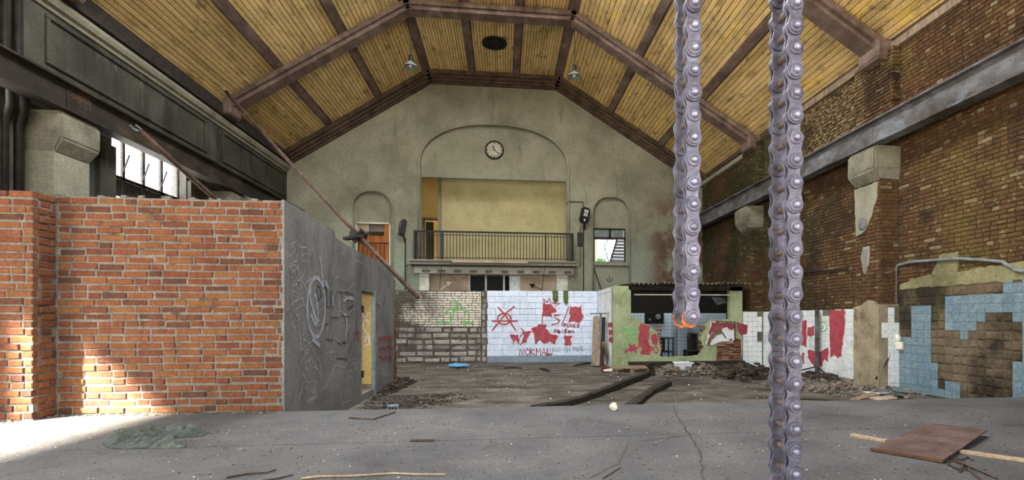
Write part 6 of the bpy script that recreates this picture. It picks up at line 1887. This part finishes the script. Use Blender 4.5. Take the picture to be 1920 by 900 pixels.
# wires and roots near the plate
wires = [([(1775, 866), (1790, 864), (1830, 880), (1870, 896)], 'thin brown wire curling from the plate corner to the picture edge'),
         ([(1778, 870), (1800, 880), (1815, 878), (1845, 905)], 'lower brown wire below the rusty plate'),
         ([(1782, 858), (1800, 862), (1815, 856), (1824, 862)], 'short wire loop at the plate corner'), ([(1800, 885), (1806, 870), (1822, 878)], 'short bent twig under the plate wires')]
for pts, lab in wires:
    bm = bmesh.new(); tube(bm, [fz(p[0], p[1], 0.008 + 0.006 * (i % 2)) for i, p in enumerate(pts)], 0.007, 5); obj('wire', bm, M['pole'], label=lab, cat='wire', group='wires by the rusty plate')
# twigs
for pts, r_, lab in (([(565, 897), (600, 893), (660, 892), (740, 887), (780, 889), (836, 889)], 0.008, 'long pale twig along the lower picture edge'),
                     ([(425, 895), (465, 888), (500, 886), (518, 880)], 0.007, 'dark twig below the cloth heap at the lower edge'),
                     ([(480, 903), (520, 897), (550, 890)], 0.006, 'smaller dark twig right beside it at the lower edge'),
                     ([(655, 783), (700, 786), (742, 772)], 0.009, 'bent brown twig below the doorway'),
                     ([(1130, 897), (1150, 885), (1164, 876)], 0.004, 'thin short twig at the middle lower edge'),
                     ([(770, 825), (815, 825)], 0.012, 'flat brown stick lying in the floor joint')):
    bm = bmesh.new(); tube(bm, [fz(p[0], p[1], r_ + 0.002) for p in pts], [r_ * (1 - 0.4 * i / len(pts)) for i in range(len(pts))], 5); obj('twig', bm, M['wood_light'] if 'pale' in lab else M['pole'], label=lab, cat='twig')
# white stone
x, y, z = fz(1151, 769)
bm = bmesh.new(); bmesh.ops.create_icosphere(bm, subdivisions=2, radius=0.05)
for v in bm.verts: v.co = Vector((x, y, z)) + v.co * (1 + 0.35 * noise.noise(v.co * 25)) + Vector((0, 0, 0.04))
obj('stone', bm, M['white_stone'], label='cream white stone on the edge of the raised floor', cat='stone')
# crumpled cloth: two folded heaps
def cloth(outline_px, h, seed, label):
    P = [Vector(onZ(p[0], p[1], ZF)) for p in outline_px]
    xs_, ys_ = [p.x for p in P], [p.y for p in P]
    bm = bmesh.new(); n = 110
    vs = {}
    x0_, x1_, y0_, y1_ = min(xs_), max(xs_), min(ys_), max(ys_)
    poly = [(p.x, p.y) for p in P]
    def dist(x, y):
        return min(abs_seg((x, y), poly[i], poly[(i + 1) % len(poly)]) for i in range(len(poly)))
    for j in range(n // 2 + 1):
        for i in range(n + 1):
            x, y = x0_ + (x1_ - x0_) * i / n, y0_ + (y1_ - y0_) * j / (n // 2)
            if inside((x, y), poly):
                e = min(1.0, dist(x, y) / 0.09)
                q = Vector((x * 7.5 + seed, y * 8.5, 0.0))
                w = noise.noise(q + Vector((noise.noise(q * 0.9) * 1.6, noise.noise(q * 0.8 + Vector((5, 3, 1))) * 1.6, 0)))
                f = abs(w)
                f2 = abs(noise.noise(q * 2.3 + Vector((9, 2, 7))))
                z = ZF + 0.004 + e * h * (0.25 + 1.7 * f ** 0.8 + 0.8 * f2)
                vs[(i, j)] = bm.verts.new((x + w * 0.01, y, z))
    for j in range(n // 2):
        for i in range(n):
            k = [(i, j), (i + 1, j), (i + 1, j + 1), (i, j + 1)]
            if all(q in vs for q in k): bm.faces.new([vs[q] for q in k])
    geom = bmesh.ops.extrude_face_region(bm, geom=bm.faces[:])
    for v in [g for g in geom['geom'] if isinstance(g, bmesh.types.BMVert)]: v.co.z = max(ZF, v.co.z - 0.012)
    return obj('cloth_heap', bm, M['cloth'], label=label, cat='cloth', smooth=True)
def abs_seg(p, a, b):
    p, a, b = Vector(p), Vector(a), Vector(b); ab = b - a
    t_ = max(0, min(1, (p - a).dot(ab) / max(1e-9, ab.length_squared)))
    return (p - a - ab * t_).length
cloth([(190, 830), (205, 820), (215, 812), (238, 812), (262, 815), (300, 812), (320, 822), (352, 834), (345, 841), (290, 842), (215, 843), (198, 840)], 0.055, 2.0, 'crumpled grey-green cloth heap, the nearer and larger of two')
cloth([(253, 811), (275, 804), (300, 802), (330, 804), (364, 800), (368, 806), (395, 812), (380, 819), (330, 822), (302, 818), (285, 814)], 0.05, 6.0, 'crumpled grey-green cloth, the farther flatter heap')

# ------------------------------------------------------------------ fittings on the right wall
def rtube(pts, r_, lab, X=XR - 0.07, name='conduit', mat='iron'):
    bm = bmesh.new(); tube(bm, [(X, *onX(p[0], p[1], X)) for p in pts], r_, 8)
    return obj(name, bm, M[mat], label=lab, cat='conduit', group='conduits on the brick wall', smooth=True)
rtube([(1679, 735), (1679, 600), (1679, 510), (1683, 497), (1710, 491), (1760, 487), (1800, 485), (1850, 488), (1880, 491), (1905, 507), (1940, 509)], 0.028, 'grey conduit arching over the blue tile wall', mat='grey_metal')
rtube([(1505, 512), (1590, 503)], 0.02, 'thin dark conduit across the brick before the pier')
bm = bmesh.new()
p = [(XR - PD - 0.06, *onX(1679, 636, XR - PD - .06))]
A = Vector((XR - 0.09, *onX(1677, 620, XR - .09))); Bq = Vector((XR - PD - 0.06, PIL_Y[0][0] + 0.05, onY(1634, 712, PIL_Y[0][0])[1]))
tube(bm, [A, A + Vector((-0.05, -0.03, -0.35)), (A + Bq) / 2 + Vector((0, -0.06, -0.12)), Bq], 0.016, 6)
obj('loose_cable', bm, M['iron'], label='loose black cable hanging across the pier side', cat='cable', smooth=True)
# porcelain switch
y, z = onX(1686, 646, XR - 0.03)
t = thing('wall_switch', 'cream porcelain switch box on the blue tiles beside the pier', 'switch', (XR - 0.03, y, z))
bm = bmesh.new(); bx(bm, XR - 0.11, XR - 0.034, y - 0.13, y + 0.13, z - 0.1, z + 0.06); bmesh.ops.bevel(bm, geom=[e for e in bm.edges], offset=0.015, segments=1, affect='EDGES'); obj('box', bm, M['porcelain'], t)
bm = bmesh.new(); lathe(bm, [(0.07, 0), (0.07, -0.05), (0.04, -0.07)], (XR - 0.05, y, z + 0.13), 'X', 12); obj('knob', bm, M['porcelain'], t)
# steel post before the white dado
X0 = XR - 0.14
y, z = onX(1532, 718, X0)
y1, z1 = onX(1532, 580, X0)
t = thing('steel_post', 'rusty steel upright standing before the red-smeared white tiles', 'post', (X0, y, 0))
bm = bmesh.new(); bx(bm, X0 - 0.03, X0 + 0.03, y - 0.05, y + 0.05, 0, z1); obj('upright', bm, M['steel'], t)
bm = bmesh.new(); tube(bm, [(X0 - 0.03, y, 0.95), (X0 - 0.06, y - 0.2, 0.96)], 0.015, 6); obj('peg', bm, M['steel_black'], t)
bm = bmesh.new(); tube(bm, [(X0, y, 0.26), (X0 - 0.1, y - 0.55, 0.1), (X0 - 0.12, y - 0.9, 0.08)], 0.02, 6); tube(bm, [(X0, y, 0.26), (X0 - 0.1, y + 0.5, 0.12)], 0.018, 6); obj('stay', bm, M['steel_black'], t)

# ------------------------------------------------------------------ rubble and crumbs
def heap(name, pts, n, s0, s1, mat, label, hmax=0.12, z=0.0, seed=0):
    """irregular fragments scattered inside a floor polygon given in photo pixels"""
    r_ = random.Random(seed)
    poly = [onZ(p[0], p[1], z) for p in pts]
    xs_, ys_ = [p[0] for p in poly], [p[1] for p in poly]
    V, Fc, T = [], [], []
    k = 0
    tries = 0
    while k < n and tries < n * 30:
        tries += 1
        x, y = r_.uniform(min(xs_), max(xs_)), r_.uniform(min(ys_), max(ys_))
        if not inside((x, y), poly): continue
        edge = min(1.0, min(abs_seg((x, y), poly[i], poly[(i + 1) % len(poly)]) for i in range(len(poly))) / 0.3)
        s = r_.uniform(s0, s1) * (0.6 + 0.4 * edge)
        m = Matrix.Translation((x, y, z + r_.random() * hmax * edge + s * 0.15)) @ Matrix.Rotation(r_.uniform(0, 6.3), 4, 'Z') @ Matrix.Rotation(r_.uniform(-.5, .5), 4, 'X')
        a, b, c = s * r_.uniform(.6, 1.6), s * r_.uniform(.5, 1), s * r_.uniform(.2, .6)
        o = len(V)
        for q in ((-1, -1, -1), (1, -1, -1), (1, 1, -1), (-1, 1, -1), (-1, -1, 1), (1, -1, 1), (1, 1, 1), (-1, 1, 1)):
            V.append(m @ Vector((q[0] * a / 2 * r_.uniform(.6, 1), q[1] * b / 2 * r_.uniform(.6, 1), q[2] * c / 2 * r_.uniform(.6, 1))))
        for f in ((0, 3, 2, 1), (4, 5, 6, 7), (0, 1, 5, 4), (1, 2, 6, 5), (2, 3, 7, 6), (3, 0, 4, 7)): Fc.append(tuple(o + i for i in f))
        T += [r_.random()] * 6
        k += 1
    me = bpy.data.meshes.new(name); me.from_pydata(V, [], Fc)
    at = me.attributes.new('tint', 'FLOAT', 'FACE'); at.data.foreach_set('value', T)
    me.materials.append(mat)
    o = bpy.data.objects.new(name, me); COL.objects.link(o)
    return props(o, label, 'rubble', None, 'stuff')
heap('rubble', [(1225, 706), (1240, 688), (1345, 687), (1350, 700), (1300, 706)], 420, 0.04, 0.14, M['rubble'], 'pale broken rubble below the booth opening', 0.16, 0, 1)
heap('rubbish', [(1335, 710), (1350, 690), (1440, 690), (1450, 712), (1400, 716)], 320, 0.05, 0.22, M['rubble_dark'], 'dark splintered rubbish at the foot of the booth tiles', 0.14, 0, 2)
heap('rubbish', [(1430, 722), (1440, 700), (1600, 715), (1690, 728), (1740, 744), (1660, 752), (1560, 742)], 700, 0.03, 0.16, M['rubble'], 'brown debris strewn along the foot of the tiled wall', 0.06, 0, 3)
heap('rubbish', [(1495, 706), (1530, 700), (1590, 714), (1580, 724), (1500, 720)], 200, 0.04, 0.2, M['rubble_dark'], 'dark rubbish piled below the red-smeared tiles', 0.12, 0, 13)
heap('soot_pile', [(700, 750), (720, 716), (765, 708), (782, 716), (745, 735)], 420, 0.03, 0.12, M['rubble_dark'], 'black sooty pile at the end of the grey wall', 0.10, 0, 4)
heap('rubbish', [(675, 768), (690, 745), (860, 735), (900, 745), (800, 768)], 500, 0.01, 0.05, M['rubble_dark'], 'dark grit on the lower floor by the doorway', 0.01, 0, 5)
heap('pale_rubble', [(760, 690), (900, 684), (915, 690), (840, 696)], 120, 0.02, 0.08, M['rubble'], 'pale crumbs along the foot of the low wall', 0.03, 0, 6)
heap('floor_grit', [(400, 690 + 80), (1900, 716), (1900, 690), (760, 688)], 700, 0.01, 0.035, M['chip_dark'], 'dark grit scattered over the lower floor', 0.0, 0, 7)
heap('floor_chips', [(760, 765), (1500, 755), (1400, 700), (760, 690)], 120, 0.01, 0.03, M['chip_white'], 'white chips scattered over the lower floor', 0.0, 0, 8)
heap('floor_grit', [(-100, 1000), (2050, 1000), (1900, 762), (0, 792)], 2200, 0.003, 0.014, M['chip_dark'], 'dark grit scattered over the raised floor', 0.0, ZF, 9)
heap('floor_chips', [(-100, 1000), (2050, 1000), (1900, 762), (0, 792)], 320, 0.003, 0.011, M['chip_white'], 'white chips scattered over the raised floor', 0.0, ZF, 10)
heap('mortar_crumbs', [(0, 795), (0, 786), (62, 786), (105, 776), (530, 771), (530, 775), (110, 782)], 500, 0.012, 0.05, M['rubble'], 'mortar crumbs along the foot of the brick partition', 0.015, ZF, 11)
# larger loose pieces near the pier
for k, (px, py, w, d_, mat, lab) in enumerate(((1642, 738, .35, .25, 'tile_white', 'white tile shard leaning at the pier foot'), (1668, 737, .4, .2, 'tile_blue', 'blue tile shard lying right of the pier foot'), (1690, 735, .3, .3, 'tile_blue', 'blue tile shard under the conduit'),
        (1622, 745, .5, .16, 'wood', 'flat grey board scrap before the pier'), (1655, 748, .35, .2, 'beige', 'beige board scrap before the pier'), (1545, 752, .9, .08, 'wood_dark', 'dark stick lying on the debris before the chain'), (1400, 706, .9, .1, 'wood_dark', 'charred board end before the booth tiles'), (1375, 700, .6, .14, 'wood_dark', 'charred board at the foot of the brick patch'))):
    x, y = onZ(px, py, 0.06)
    bm = bmesh.new(); m = Matrix.Translation((x, y, 0.06)) @ Matrix.Rotation(rnd.uniform(-.5, .5), 4, 'Z') @ Matrix.Rotation(rnd.uniform(-.15, .15), 4, 'Y')
    bx(bm, -w / 2, w / 2, -d_ / 2, d_ / 2, 0, 0.025, m, 0.015)
    obj('board_scrap' if 'board' in lab or 'stick' in lab else 'tile_shard', bm, M[mat], label=lab, cat='scrap')
